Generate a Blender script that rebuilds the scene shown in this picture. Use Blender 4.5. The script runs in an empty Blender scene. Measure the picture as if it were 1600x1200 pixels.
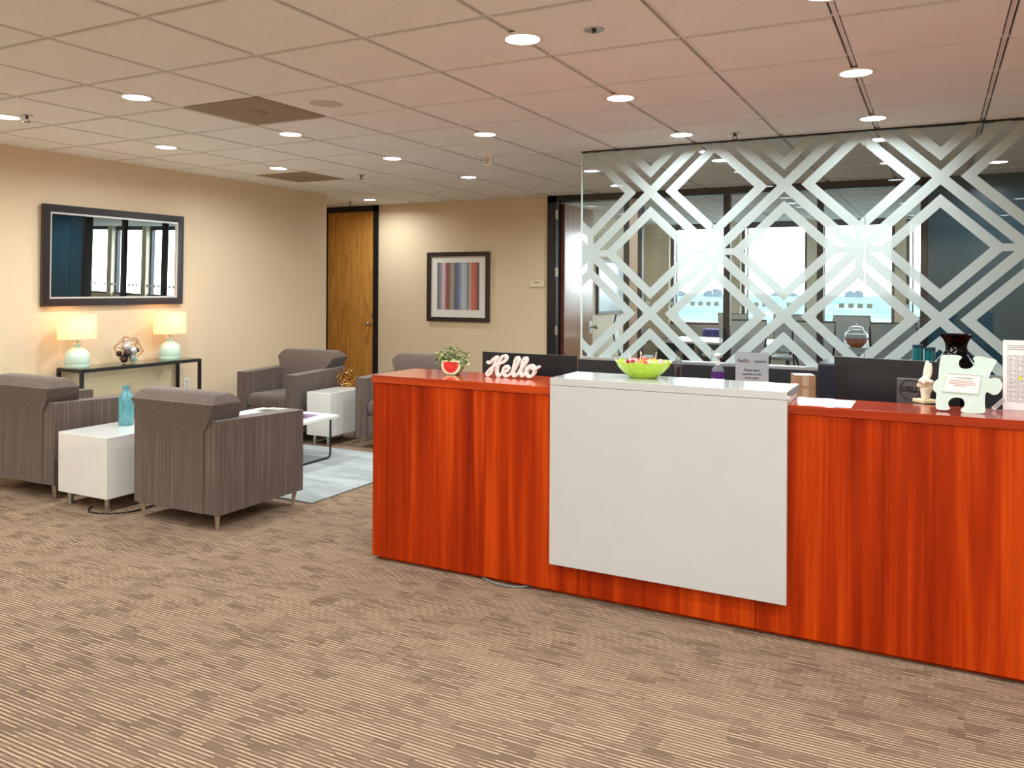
import bpy, bmesh, math, random
from mathutils import Vector, Matrix
from mathutils.geometry import tessellate_polygon
R = random.Random(7)
scene = bpy.context.scene
COL = scene.collection
PI = math.pi

# ------------------------------------------------------------------ camera, world, exposure
F, CX, HY, YAW, ROLL = 1275.5, 800.0, 447.6, 0.4788, 0.0049
EYE = 1.49          # camera height above the carpet
CE = 2.594          # ceiling height
cam_data = bpy.data.cameras.new('camera')
cam = bpy.data.objects.new('camera', cam_data); COL.objects.link(cam)
cam.location = (0, 0, EYE)
cam.rotation_euler = (PI/2, -ROLL, YAW)
cam_data.sensor_fit = 'HORIZONTAL'; cam_data.sensor_width = 36
cam_data.lens = 36*F/1600
cam_data.shift_y = (HY-600)/1600
cam_data.shift_x = -0.00047
cam_data.clip_start = 0.05; cam_data.clip_end = 12000
scene.camera = cam

world = bpy.data.worlds.new('world'); scene.world = world; world.use_nodes = True
bg = world.node_tree.nodes['Background']
bg.inputs[0].default_value = (0.86, 0.94, 1.0, 1); bg.inputs[1].default_value = 8.0
vs = scene.view_settings
vs.view_transform = 'Standard'; vs.look = 'None'; vs.gamma = 1.0; vs.use_curve_mapping = False
vs.exposure = 0.5
LAMP_W = 9.8       # watts per ceiling downlight
LAMP_COL = (0.88, 0.98, 1.0)

# ------------------------------------------------------------------ pixel helpers (photo is 1600x1200)
def ray(px, py):
    x, y = px-800, py-600
    c, s = math.cos(-ROLL), math.sin(-ROLL)
    x, y = x*c-y*s+800-CX, x*s+y*c+600-HY
    r = x/F; ca, sa = math.cos(YAW), math.sin(YAW)
    return Vector((r*ca-sa, r*sa+ca, -y/F))
def on_z(px, py, z): v = ray(px, py); return Vector((0, 0, EYE))+v*((z-EYE)/v.z)
def on_x(px, py, x): v = ray(px, py); return Vector((0, 0, EYE))+v*(x/v.x)
def on_y(px, py, y): v = ray(px, py); return Vector((0, 0, EYE))+v*(y/v.y)
def px_of(X, Y, Z):
    ca, sa = math.cos(YAW), math.sin(YAW)
    r, d = X*ca+Y*sa, -X*sa+Y*ca
    return (CX+F*r/d, HY-F*(Z-EYE)/d, d)

# ------------------------------------------------------------------ materials
def lin(c):
    c = c/255.0
    return c/12.92 if c <= 0.04045 else ((c+0.055)/1.055)**2.4
def rgb(r, g, b): return (lin(r), lin(g), lin(b), 1)
MATS = {}
def mat(name, col, rough=0.5, metal=0.0, var=0.0, scale=8.0, bump=0.0, bscale=80.0, spec=0.5, stretch=None, coat=0.0, trans=0.0, emit=None, estr=0.0):
    if name in MATS: return MATS[name]
    m = bpy.data.materials.new(name); m.use_nodes = True
    nt = m.node_tree; p = nt.nodes['Principled BSDF']
    p.inputs['Base Color'].default_value = col
    p.inputs['Roughness'].default_value = rough; p.inputs['Metallic'].default_value = metal
    p.inputs['Specular IOR Level'].default_value = spec
    p.inputs['Coat Weight'].default_value = coat
    p.inputs['Transmission Weight'].default_value = trans
    if emit:
        p.inputs['Emission Color'].default_value = emit; p.inputs['Emission Strength'].default_value = estr
    tc = nt.nodes.new('ShaderNodeTexCoord'); mp = nt.nodes.new('ShaderNodeMapping')
    nt.links.new(tc.outputs['Object'], mp.inputs[0])
    if stretch: mp.inputs['Scale'].default_value = stretch
    n = nt.nodes.new('ShaderNodeTexNoise'); n.inputs['Scale'].default_value = scale; n.inputs['Detail'].default_value = 4
    nt.links.new(mp.outputs[0], n.inputs[0])
    rp = nt.nodes.new('ShaderNodeValToRGB')
    v = max(var, 0.015)
    rp.color_ramp.elements[0].position = 0.3; rp.color_ramp.elements[1].position = 0.7
    rp.color_ramp.elements[0].color = tuple(max(0, x*(1-v)) for x in col[:3])+(1,)
    rp.color_ramp.elements[1].color = tuple(min(1, x*(1+v)) for x in col[:3])+(1,)
    nt.links.new(n.outputs['Fac'], rp.inputs[0]); nt.links.new(rp.outputs[0], p.inputs['Base Color'])
    if bump:
        n2 = nt.nodes.new('ShaderNodeTexNoise'); n2.inputs['Scale'].default_value = bscale; n2.inputs['Detail'].default_value = 3
        nt.links.new(mp.outputs[0], n2.inputs[0])
        b = nt.nodes.new('ShaderNodeBump'); b.inputs['Strength'].default_value = bump; b.inputs['Distance'].default_value = 0.004
        nt.links.new(n2.outputs['Fac'], b.inputs['Height']); nt.links.new(b.outputs[0], p.inputs['Normal'])
    MATS[name] = m
    return m

class NT:
    """small node-building helper"""
    def __init__(s, name):
        s.m = bpy.data.materials.new(name); s.m.use_nodes = True; s.nt = s.m.node_tree
        s.p = s.nt.nodes['Principled BSDF']; MATS[name] = s.m
    def n(s, t, **kw):
        x = s.nt.nodes.new(t)
        for k, v in kw.items(): setattr(x, k, v)
        return x
    def l(s, a, b): s.nt.links.new(a, b)
    def setin(s, i, v):
        if isinstance(v, (int, float, tuple)): i.default_value = v
        else: s.l(v, i)
    def math(s, op, a, b=0.0, clamp=False):
        x = s.n('ShaderNodeMath', operation=op); x.use_clamp = clamp
        s.setin(x.inputs[0], a); s.setin(x.inputs[1], b); return x.outputs[0]
    def xyz(s, out):
        x = s.n('ShaderNodeSeparateXYZ'); s.l(out, x.inputs[0]); return x.outputs
    def comb(s, a, b, c=0.0):
        x = s.n('ShaderNodeCombineXYZ'); s.setin(x.inputs[0], a); s.setin(x.inputs[1], b); s.setin(x.inputs[2], c); return x.outputs[0]
    def white(s, vec):
        x = s.n('ShaderNodeTexWhiteNoise'); x.noise_dimensions = '3D'; s.l(vec, x.inputs['Vector']); return x.outputs['Value']
    def noise(s, vec, scale, detail=3, dist=0.0):
        x = s.n('ShaderNodeTexNoise'); x.inputs['Scale'].default_value = scale; x.inputs['Detail'].default_value = detail
        x.inputs['Distortion'].default_value = dist; s.l(vec, x.inputs['Vector']); return x.outputs['Fac']
    def ramp(s, fac, stops):
        x = s.n('ShaderNodeValToRGB'); cr = x.color_ramp
        cr.elements[0].position, cr.elements[0].color = stops[0]
        cr.elements[1].position, cr.elements[1].color = stops[-1]
        for po, c in stops[1:-1]:
            e = cr.elements.new(po); e.color = c
        s.l(fac, x.inputs[0]); return x.outputs[0]
    def mix(s, fac, a, b):
        x = s.n('ShaderNodeMix', data_type='RGBA'); s.setin(x.inputs[0], fac); s.setin(x.inputs[6], a); s.setin(x.inputs[7], b); return x.outputs[2]
    def obj(s): return s.n('ShaderNodeTexCoord').outputs['Object']
    def mapped(s, scale):
        x = s.n('ShaderNodeMapping'); x.inputs['Scale'].default_value = scale; s.l(s.obj(), x.inputs[0]); return x.outputs[0]
    def bump(s, h, strength, dist=0.003):
        b = s.n('ShaderNodeBump'); b.inputs['Strength'].default_value = strength; b.inputs['Distance'].default_value = dist
        s.l(h, b.inputs['Height']); s.l(b.outputs[0], s.p.inputs['Normal'])

def carpet_material():
    s = NT('carpet'); x, y, z = s.xyz(s.obj())
    # slight wobble so that the yarn rows are not ruled lines
    wob = s.noise(s.obj(), 30, 2); y = s.math('ADD', y, s.math('MULTIPLY', wob, 0.004))
    yy = s.math('DIVIDE', y, 0.0168); r = s.math('FLOOR', yy); f = s.math('FRACT', yy)
    r4 = s.math('FLOOR', s.math('DIVIDE', r, 4.0))
    o4 = s.white(s.comb(r4, 3.3)); bx = s.math('FLOOR', s.math('ADD', s.math('DIVIDE', x, 0.105), s.math('MULTIPLY', o4, 7.0)))
    b = s.white(s.comb(bx, r4, 1.7))
    o1 = s.white(s.comb(r, 8.1)); dx = s.math('FLOOR', s.math('ADD', s.math('DIVIDE', x, 0.078), s.math('MULTIPLY', o1, 9.0)))
    dv = s.white(s.comb(dx, r, 5.2))
    tri = s.math('SUBTRACT', 1.0, s.math('ABSOLUTE', s.math('SUBTRACT', s.math('MULTIPLY', f, 2.0), 1.0)))
    line = s.math('MULTIPLY', s.math('SUBTRACT', tri, 0.42), 3.0, True)
    on = s.math('MULTIPLY', s.math('SUBTRACT', s.math('ADD', s.math('MULTIPLY', b, 0.35), s.math('MULTIPLY', dv, 0.8)), 0.12), 1.45, True)
    fac = s.math('MULTIPLY', line, on)
    fine = s.noise(s.obj(), 330, 2)
    base = s.mix(b, rgb(110, 89, 73), rgb(134, 111, 92))
    base = s.mix(s.math('MULTIPLY', s.math('SUBTRACT', 1.0, tri), s.math('ADD', s.math('MULTIPLY', on, 0.55), 0.15)), base, rgb(78, 56, 42))
    c = s.mix(s.math('MULTIPLY', fac, 0.9), base, rgb(196, 166, 138))
    c = s.mix(s.math('MULTIPLY', s.math('SUBTRACT', fine, 0.35), 0.9, True), c, rgb(112, 88, 70))
    s.l(c, s.p.inputs['Base Color']); s.p.inputs['Roughness'].default_value = 0.95; s.p.inputs['Specular IOR Level'].default_value = 0.1
    s.bump(s.math('ADD', fac, s.math('MULTIPLY', fine, 0.5)), 0.6, 0.004)
    return s.m
def wood_material(name, dark, mid, light, rough, coat, zs=0.55, xs=14.0, spec=0.3):
    s = NT(name); v = s.mapped((xs, xs, zs)); v2 = s.mapped((xs*6, xs*6, zs*2.2))
    a = s.noise(v, 1.0, 4, 0.6); b = s.noise(v2, 1.0, 3, 0.2)
    f = s.math('ADD', s.math('MULTIPLY', a, 0.78), s.math('MULTIPLY', b, 0.22))
    c = s.ramp(f, [(0.30, dark), (0.5, mid), (0.68, light)])
    s.l(c, s.p.inputs['Base Color']); s.p.inputs['Roughness'].default_value = rough
    s.p.inputs['Specular IOR Level'].default_value = spec
    s.p.inputs['Coat Weight'].default_value = coat; s.p.inputs['Coat Roughness'].default_value = 0.12
    return s.m
def oak_material():
    s = NT('oak'); v = s.mapped((12, 12, 0.5))
    n = s.noise(v, 1.0, 2, 0.5); rings = s.math('FRACT', s.math('MULTIPLY', n, 9.0))
    g = s.noise(s.mapped((220, 220, 5)), 1.0, 2)
    f = s.math('ADD', s.math('MULTIPLY', rings, 0.6), s.math('MULTIPLY', g, 0.5))
    s.l(s.ramp(f, [(0.1, rgb(176, 110, 42)), (0.5, rgb(212, 146, 66)), (0.95, rgb(230, 170, 90))]), s.p.inputs['Base Color'])
    s.p.inputs['Roughness'].default_value = 0.35
    return s.m
def tile_material():
    s = NT('ceiling_tile'); o = s.obj()
    v = s.n('ShaderNodeTexVoronoi'); v.inputs['Scale'].default_value = 95; s.l(o, v.inputs['Vector'])
    n = s.noise(o, 110, 3); big = s.noise(o, 3, 2)
    pits = s.math('MULTIPLY', s.math('SUBTRACT', s.math('MULTIPLY', n, 1.0), 0.60), 6.0, True)
    c = s.mix(pits, s.mix(big, rgb(240, 240, 238), rgb(247, 247, 245)), rgb(204, 198, 192))
    s.l(c, s.p.inputs['Base Color']); s.p.inputs['Roughness'].default_value = 0.9; s.p.inputs['Specular IOR Level'].default_value = 0.2
    s.bump(s.math('SUBTRACT', 1.0, pits), 0.5, 0.004)
    return s.m
def fabric_material():
    s = NT('taupe_ribbed_fabric')
    g = s.noise(s.mapped((300, 300, 1.6)), 1.0, 2); fine = s.noise(s.obj(), 300, 2); big = s.noise(s.obj(), 5, 2)
    f = s.math('ADD', s.math('MULTIPLY', g, 0.8), s.math('MULTIPLY', fine, 0.2))
    c = s.ramp(f, [(0.34, rgb(72, 58, 51)), (0.52, rgb(90, 74, 66)), (0.68, rgb(128, 111, 101))])
    s.l(s.mix(s.math('MULTIPLY', big, 0.35), c, rgb(108, 88, 76)), s.p.inputs['Base Color'])
    s.p.inputs['Roughness'].default_value = 0.9; s.p.inputs['Specular IOR Level'].default_value = 0.2
    s.p.inputs['Sheen Weight'].default_value = 0.25
    s.bump(f, 0.4, 0.002)
    return s.m
def glass_material(name, tint=(0.965, 0.985, 0.98, 1), base=0.028):
    s = NT(name); nt = s.nt; nt.nodes.remove(s.p); out = nt.nodes['Material Output']
    tr = s.n('ShaderNodeBsdfTransparent'); tr.inputs[0].default_value = tint
    gl = s.n('ShaderNodeBsdfGlossy'); gl.inputs['Roughness'].default_value = 0.0
    lw = s.n('ShaderNodeLayerWeight'); lw.inputs['Blend'].default_value = 0.5
    p5 = s.math('POWER', lw.outputs['Facing'], 5.0)
    f = s.math('ADD', s.math('MULTIPLY', p5, 0.9), base, True)
    mx = s.n('ShaderNodeMixShader'); s.l(f, mx.inputs[0]); s.l(tr.outputs[0], mx.inputs[1]); s.l(gl.outputs[0], mx.inputs[2])
    s.l(mx.outputs[0], out.inputs[0])
    return s.m
def film_material():
    s = NT('frosted_film'); nt = s.nt; nt.nodes.remove(s.p); out = nt.nodes['Material Output']
    n = s.noise(s.obj(), 300, 2)
    c = s.mix(n, rgb(198, 209, 206), rgb(208, 217, 214))
    tl = s.n('ShaderNodeBsdfTranslucent'); s.l(c, tl.inputs[0])
    df = s.n('ShaderNodeBsdfDiffuse'); s.l(c, df.inputs[0])
    tr = s.n('ShaderNodeBsdfTransparent'); tr.inputs[0].default_value = (0.9, 0.95, 0.94, 1)
    a = s.n('ShaderNodeMixShader'); a.inputs[0].default_value = 0.3; s.l(df.outputs[0], a.inputs[1]); s.l(tl.outputs[0], a.inputs[2])
    b = s.n('ShaderNodeMixShader'); b.inputs[0].default_value = 0.03; s.l(a.outputs[0], b.inputs[1]); s.l(tr.outputs[0], b.inputs[2])
    s.l(b.outputs[0], out.inputs[0])
    return s.m
def shade_material():
    s = NT('lamp_shade_linen'); nt = s.nt; nt.nodes.remove(s.p); out = nt.nodes['Material Output']
    n = s.noise(s.obj(), 200, 2); c = s.mix(n, rgb(250, 236, 205), rgb(255, 244, 220))
    tl = s.n('ShaderNodeBsdfTranslucent'); s.l(c, tl.inputs[0]); df = s.n('ShaderNodeBsdfDiffuse'); s.l(c, df.inputs[0])
    a = s.n('ShaderNodeMixShader'); a.inputs[0].default_value = 0.55; s.l(df.outputs[0], a.inputs[1]); s.l(tl.outputs[0], a.inputs[2])
    s.l(a.outputs[0], out.inputs[0]); return s.m
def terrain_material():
    s = NT('wooded_land_painted_haze'); o = s.obj()
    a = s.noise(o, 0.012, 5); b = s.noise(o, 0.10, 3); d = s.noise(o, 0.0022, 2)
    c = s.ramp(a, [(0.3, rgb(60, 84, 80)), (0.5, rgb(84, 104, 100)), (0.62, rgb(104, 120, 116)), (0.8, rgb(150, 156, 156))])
    c = s.mix(s.math('MULTIPLY', b, 0.5), c, rgb(74, 92, 96)); c = s.mix(s.math('MULTIPLY', d, 0.5), c, rgb(92, 112, 122))  # distance haze is painted in: bluish grey mixed into the land colour
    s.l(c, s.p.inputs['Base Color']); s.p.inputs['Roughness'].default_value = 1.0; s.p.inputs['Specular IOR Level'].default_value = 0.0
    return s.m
def rug_material():
    s = NT('pale_rug'); a = s.noise(s.mapped((2.2, 6, 1)), 1.0, 5, 0.8); b = s.noise(s.obj(), 240, 2)
    c = s.ramp(a, [(0.32, rgb(130, 136, 134)), (0.5, rgb(156, 160, 158)), (0.68, rgb(178, 180, 177))])
    s.l(s.mix(s.math('MULTIPLY', b, 0.3), c, rgb(156, 160, 158)), s.p.inputs['Base Color']); s.p.inputs['Roughness'].default_value = 0.95
    s.bump(b, 0.5, 0.004); return s.m
def stripe_print_material():
    """the abstract striped print: vertical painted bands"""
    s = NT('striped_print'); x, y, z = s.xyz(s.obj())
    w = s.noise(s.mapped((3, 1, 2)), 1.0, 3)
    t = s.math('ADD', s.math('ADD', s.math('DIVIDE', x, 0.636), 0.5), s.math('MULTIPLY', s.math('SUBTRACT', w, 0.5), 0.03))
    cols = [(0, (82, 88, 112)), (.07, (120, 118, 132)), (.11, (188, 160, 172)), (.17, (214, 206, 214)), (.21, (170, 62, 66)), (.27, (120, 44, 50)),
            (.32, (140, 112, 88)), (.37, (176, 168, 142)), (.42, (88, 92, 108)), (.48, (74, 88, 122)), (.55, (120, 134, 164)), (.60, (186, 194, 202)),
            (.69, (176, 180, 192)), (.74, (92, 98, 128)), (.78, (196, 178, 168)), (.82, (206, 98, 48)), (.90, (196, 84, 40)), (.96, (118, 52, 42)), (1, (84, 58, 66))]
    rp = s.n('ShaderNodeValToRGB'); cr = rp.color_ramp
    cr.elements[0].position, cr.elements[0].color = 0.0, rgb(*cols[0][1]); cr.elements[1].position, cr.elements[1].color = 1.0, rgb(*cols[-1][1])
    for po, c in cols[1:-1]:
        e = cr.elements.new(po); e.color = rgb(*c)
    s.l(t, rp.inputs[0])
    g = s.noise(s.mapped((160, 1, 6)), 1.0, 2)
    s.l(s.mix(s.math('MULTIPLY', g, 0.25), rp.outputs[0], rgb(200, 196, 196)), s.p.inputs['Base Color']); s.p.inputs['Roughness'].default_value = 0.5
    return s.m

carpet = carpet_material()
cherry = wood_material('cherry_laminate', rgb(128, 28, 1), rgb(168, 48, 4), rgb(206, 74, 12), 0.42, 0.0, spec=0.12)
cherry_top = wood_material('cherry_counter', rgb(128, 28, 1), rgb(168, 48, 4), rgb(206, 74, 12), 0.18, 0.5, 14.0, 0.6)
oak = oak_material(); tile_m = tile_material(); fabric = fabric_material()
glass = glass_material('clear_glass'); film = film_material(); shade_m = shade_material()
pane_m = glass_material('window_pane', (0.97, 0.985, 0.98, 1), 0.04)
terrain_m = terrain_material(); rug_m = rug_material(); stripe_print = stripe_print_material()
wall_m = mat('beige_wall_paint', rgb(230, 206, 174), 0.85, var=0.02, scale=1.5, bump=0.15, bscale=140, spec=0.2)
cream_m = mat('cream_wall_paint', rgb(240, 228, 205), 0.8, var=0.02, scale=1.5, spec=0.2)
teal_m = mat('slate_blue_wall', rgb(34, 76, 92), 0.3, var=0.05, scale=1.0, spec=0.5)
char_m = mat('charcoal_panel', rgb(36, 34, 36), 0.45, var=0.1, scale=3)
tee_m = mat('ceiling_tee_white', rgb(236, 233, 230), 0.6)
black_m = mat('black_aluminium', rgb(22, 20, 22), 0.4, var=0.1)
blackp_m = mat('black_plastic', rgb(26, 26, 30), 0.35, var=0.08, bump=0.1, bscale=400)
white_gloss = mat('white_gloss_laminate', rgb(198, 196, 194), 0.12, var=0.01, coat=0.6)
white_satin = mat('white_satin', rgb(236, 232, 226), 0.35, var=0.02)
white_trim = mat('white_trim', rgb(238, 234, 228), 0.45)
steel = mat('brushed_steel', rgb(196, 194, 190), 0.28, 1.0, var=0.06, scale=60)
silver_leg = mat('champagne_leg', rgb(178, 160, 140), 0.35, 0.6, var=0.05)
alu = mat('aluminium_channel', rgb(206, 210, 210), 0.3, 0.8)
mirror_m = mat('mirror_silver', (0.94, 0.95, 0.95, 1), 0.0, 1.0)
dark_frame = mat('espresso_frame', rgb(40, 26, 24), 0.3, var=0.15, scale=20, coat=0.3)
mat_board = mat('white_mat_board', rgb(236, 230, 220), 0.8)
lens_m = mat('downlight_lens', rgb(255, 255, 255), 0.5, emit=(0.94, 0.98, 1.0, 1), estr=14.0)
can_m = mat('can_reflector', rgb(190, 186, 180), 0.25, 0.7)

# ------------------------------------------------------------------ mesh helpers
class MB:
    def __init__(s): s.bm = bmesh.new()
    def box(s, x0, x1, y0, y1, z0, z1, bevel=0.0, seg=2):
        g = bmesh.ops.create_cube(s.bm, size=1)
        vs_ = g['verts']
        for v in vs_:
            v.co = Vector((x0+(v.co.x+.5)*(x1-x0), y0+(v.co.y+.5)*(y1-y0), z0+(v.co.z+.5)*(z1-z0)))
        if bevel:
            es = {e for v in vs_ for e in v.link_edges}
            bmesh.ops.bevel(s.bm, geom=list(es), offset=bevel, segments=seg, affect='EDGES', profile=0.5)
        return s
    def cone(s, p0, p1, r0, r1, n=16, caps=True):
        p0, p1 = Vector(p0), Vector(p1); d = p1-p0; L = d.length
        q = Vector((0, 0, 1)).rotation_difference(d.normalized()).to_matrix().to_4x4()
        bmesh.ops.create_cone(s.bm, cap_ends=caps, segments=n, radius1=r0, radius2=r1, depth=L, matrix=Matrix.Translation((p0+p1)/2) @ q)
        return s
    def sphere(s, c, r, n=12, sc=(1, 1, 1)):
        bmesh.ops.create_uvsphere(s.bm, u_segments=n, v_segments=max(6, n*2//3), radius=r, matrix=Matrix.Translation(c) @ Matrix.Diagonal((sc[0], sc[1], sc[2], 1)))
        return s
    def ico(s, c, r, sub=2):
        bmesh.ops.create_icosphere(s.bm, subdivisions=sub, radius=r, matrix=Matrix.Translation(c)); return s
    def lathe(s, prof, n=32, c=(0, 0, 0), sx=1, sy=1, rib=0.0, nrib=0):
        rings = []
        for r, z in prof:
            ring = []
            for k in range(n):
                a = 2*PI*k/n; rr = r*(1+rib*math.cos(nrib*a)) if nrib else r
                ring.append(s.bm.verts.new((c[0]+rr*math.cos(a)*sx, c[1]+rr*math.sin(a)*sy, c[2]+z)))
            rings.append(ring)
        for a, b in zip(rings, rings[1:]):
            for k in range(n):
                s.bm.faces.new((a[k], a[(k+1) % n], b[(k+1) % n], b[k]))
        if prof[0][0] > 1e-5: s.bm.faces.new(rings[0][::-1])
        if prof[-1][0] > 1e-5: s.bm.faces.new(rings[-1])
        return s
    def prism(s, pts, axis, a0, a1):
        """polygon of (u,v) extruded along axis ('x','y','z')"""
        def P(u, v, w): return {'x': (w, u, v), 'y': (u, w, v), 'z': (u, v, w)}[axis]
        A = [s.bm.verts.new(P(u, v, a0)) for u, v in pts]; B = [s.bm.verts.new(P(u, v, a1)) for u, v in pts]
        n = len(pts)
        if n > 4:                       # outlines may be concave
            for t in tessellate_polygon([[Vector((u, v, 0)) for u, v in pts]]):
                s.bm.faces.new([A[i] for i in t]); s.bm.faces.new([B[i] for i in t][::-1])
        else:
            s.bm.faces.new(A); s.bm.faces.new(B[::-1])
        for k in range(n): s.bm.faces.new((A[k], B[k], B[(k+1) % n], A[(k+1) % n]))
        return s
    def tube(s, pts, r, n=8, closed=False, rs=None):
        pts = [Vector(p) for p in pts]; m = len(pts); rings = []
        up = Vector((0, 0, 1))
        for i, p in enumerate(pts):
            a = pts[(i-1) % m] if (closed or i > 0) else p; b = pts[(i+1) % m] if (closed or i < m-1) else p
            t = (b-a)
            if t.length < 1e-9: t = Vector((0, 0, 1))
            t.normalize()
            u = up if abs(t.dot(up)) < 0.95 else Vector((0, 1, 0))
            e1 = t.cross(u).normalized(); e2 = t.cross(e1).normalized()
            rr = rs[i] if rs else r
            rings.append([s.bm.verts.new(p+e1*rr*math.cos(2*PI*k/n)+e2*rr*math.sin(2*PI*k/n)) for k in range(n)])
        rng = range(m) if closed else range(m-1)
        for i in rng:
            a, b = rings[i], rings[(i+1) % m]
            # choose best rotation offset
            off = min(range(n), key=lambda o: (a[0].co-b[o].co).length)
            for k in range(n): s.bm.faces.new((a[k], a[(k+1) % n], b[(k+1+off) % n], b[(k+off) % n]))
        if not closed:
            s.bm.faces.new(rings[0][::-1]); s.bm.faces.new(rings[-1])
        return s
    def poly(s, pts):
        return s.bm.faces.new([s.bm.verts.new(p) for p in pts])
    def xform(s, mtx):
        bmesh.ops.transform(s.bm, matrix=mtx, verts=s.bm.verts); return s
    def mesh(s, name, m, smooth=False):
        me = bpy.data.meshes.new(name)
        bmesh.ops.recalc_face_normals(s.bm, faces=s.bm.faces)
        s.bm.to_mesh(me); s.bm.free(); me.materials.append(m)
        if smooth:
            for p in me.polygons: p.use_smooth = True
            try: me.set_sharp_from_angle(angle=math.radians(38))
            except Exception: pass
        return me
    def build(s, name, m, parent=None, smooth=False, loc=None, label=None):
        o = bpy.data.objects.new(name, s.mesh(name, m, smooth)); COL.objects.link(o)
        if parent: o.parent = parent
        if loc is not None: o.location = loc
        if label: o['label'] = label
        return o
def tag(o, label, cat, group=None):
    o['label'] = label; o['category'] = cat
    if group: o['group'] = group
    return o
def thing(name, label, cat, loc=(0, 0, 0), rz=0.0, group=None):
    o = bpy.data.objects.new(name, None); o.empty_display_size = 0.1; COL.objects.link(o)
    o.location = loc; o.rotation_euler = (0, 0, rz); return tag(o, label, cat, group)
def struct(o, label=None):
    o['kind'] = 'structure'
    if label: o['label'] = label
    return o
def sempty(name, label, loc=(0, 0, 0)):
    o = bpy.data.objects.new(name, None); COL.objects.link(o); o.location = loc; return struct(o, label)
def link_mesh(name, me, parent=None, loc=None, rot=None):
    o = bpy.data.objects.new(name, me); COL.objects.link(o)
    if parent: o.parent = parent
    if loc is not None: o.location = loc
    if rot is not None: o.rotation_euler = rot
    return o
def copy_tree(o, parent=None):
    c = o.copy(); COL.objects.link(c)
    if parent: c.parent = parent
    for ch in list(o.children): copy_tree(ch, c)
    return c
def text_mesh(txt, size, m, depth=0.0, bold=0.0, align='CENTER'):
    cu = bpy.data.curves.new('t', 'FONT'); cu.body = txt; cu.size = size; cu.extrude = depth; cu.offset = bold
    cu.align_x = align; cu.align_y = 'CENTER'; cu.resolution_u = 3
    o = bpy.data.objects.new('t', cu); COL.objects.link(o)
    dg = bpy.context.evaluated_depsgraph_get(); dg.update()
    me = bpy.data.meshes.new_from_object(o.evaluated_get(dg)); me.materials.clear(); me.materials.append(m)
    bpy.data.objects.remove(o); bpy.data.curves.remove(cu)
    return me
def spline(pts, k=6, closed=False):
    out = []; n = len(pts)
    P = [Vector(p) for p in pts]
    for i in range(n if closed else n-1):
        p0 = P[(i-1) % n] if closed or i > 0 else P[i]; p1 = P[i]; p2 = P[(i+1) % n]
        p3 = P[(i+2) % n] if closed or i+2 < n else P[(i+1) % n]
        for j in range(k):
            t = j/k
            out.append(0.5*((2*p1)+(p2-p0)*t+(2*p0-5*p1+4*p2-p3)*t*t+(3*p1-p0-3*p2+p3)*t**3))
    if not closed: out.append(P[-1])
    return out

# ================================================================== THE ROOM
WX, BY, GY, WY, RX, FY = -6.544, 9.065, 6.184, 14.067, 3.54, -3.75   # left wall, back wall, glass screen, window wall, right wall, wall behind the camera
CW, CRX = -4.637, 8.4   # meeting room from CW to CRX
#                                                        # left wall of the meeting room
ZT = 2.78
struct(MB().box(-8.75, CRX+.2, FY-.2, WY+.25, -0.12, 0.0).build('floor', carpet), 'brown and beige striped loop carpet')
struct(MB().box(WX-.15, WX, FY-.15, 7.721, 0, ZT).build('wall_left', wall_m), 'warm beige painted wall behind the mirror')
struct(MB().box(-8.7, -8.55, 7.5, BY+.15, 0, ZT).build('wall_recess', wall_m))
struct(MB().box(-8.7, WX-.15, 7.5, 7.65, 0, ZT).build('wall_return', wall_m))
b = MB().box(-6.770, -4.215, BY, BY+.15, 0, ZT).box(-8.55, -7.742, BY, BY+.15, 0, ZT)
struct(b.build('wall_back', wall_m), 'beige wall with framed striped print')
struct(MB().box(-0.073, CRX, BY, BY+.15, 0, ZT).build('wall_slate', teal_m), 'dark slate blue wall behind the etched glass')
struct(MB().box(RX, RX+.15, FY-.15, BY, 0, ZT).build('wall_right', wall_m))
struct(MB().box(WX-.15, RX+.15, FY-.15, FY, 0, ZT).build('wall_front', wall_m))
struct(MB().box(CW-.15, CW, BY+.15, WY+.2, 0, ZT).build('wall_meeting_room', cream_m))
struct(MB().box(CRX, CRX+.15, BY, WY+.2, 0, ZT).build('wall_meeting_far', cream_m))
struct(MB().box(WX, WX+.012, FY, 7.721, 0, .1).build('baseboard_left', black_m))
struct(MB().box(-6.770, -4.22, BY-.012, BY, 0, .1).build('baseboard_back', black_m))

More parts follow.
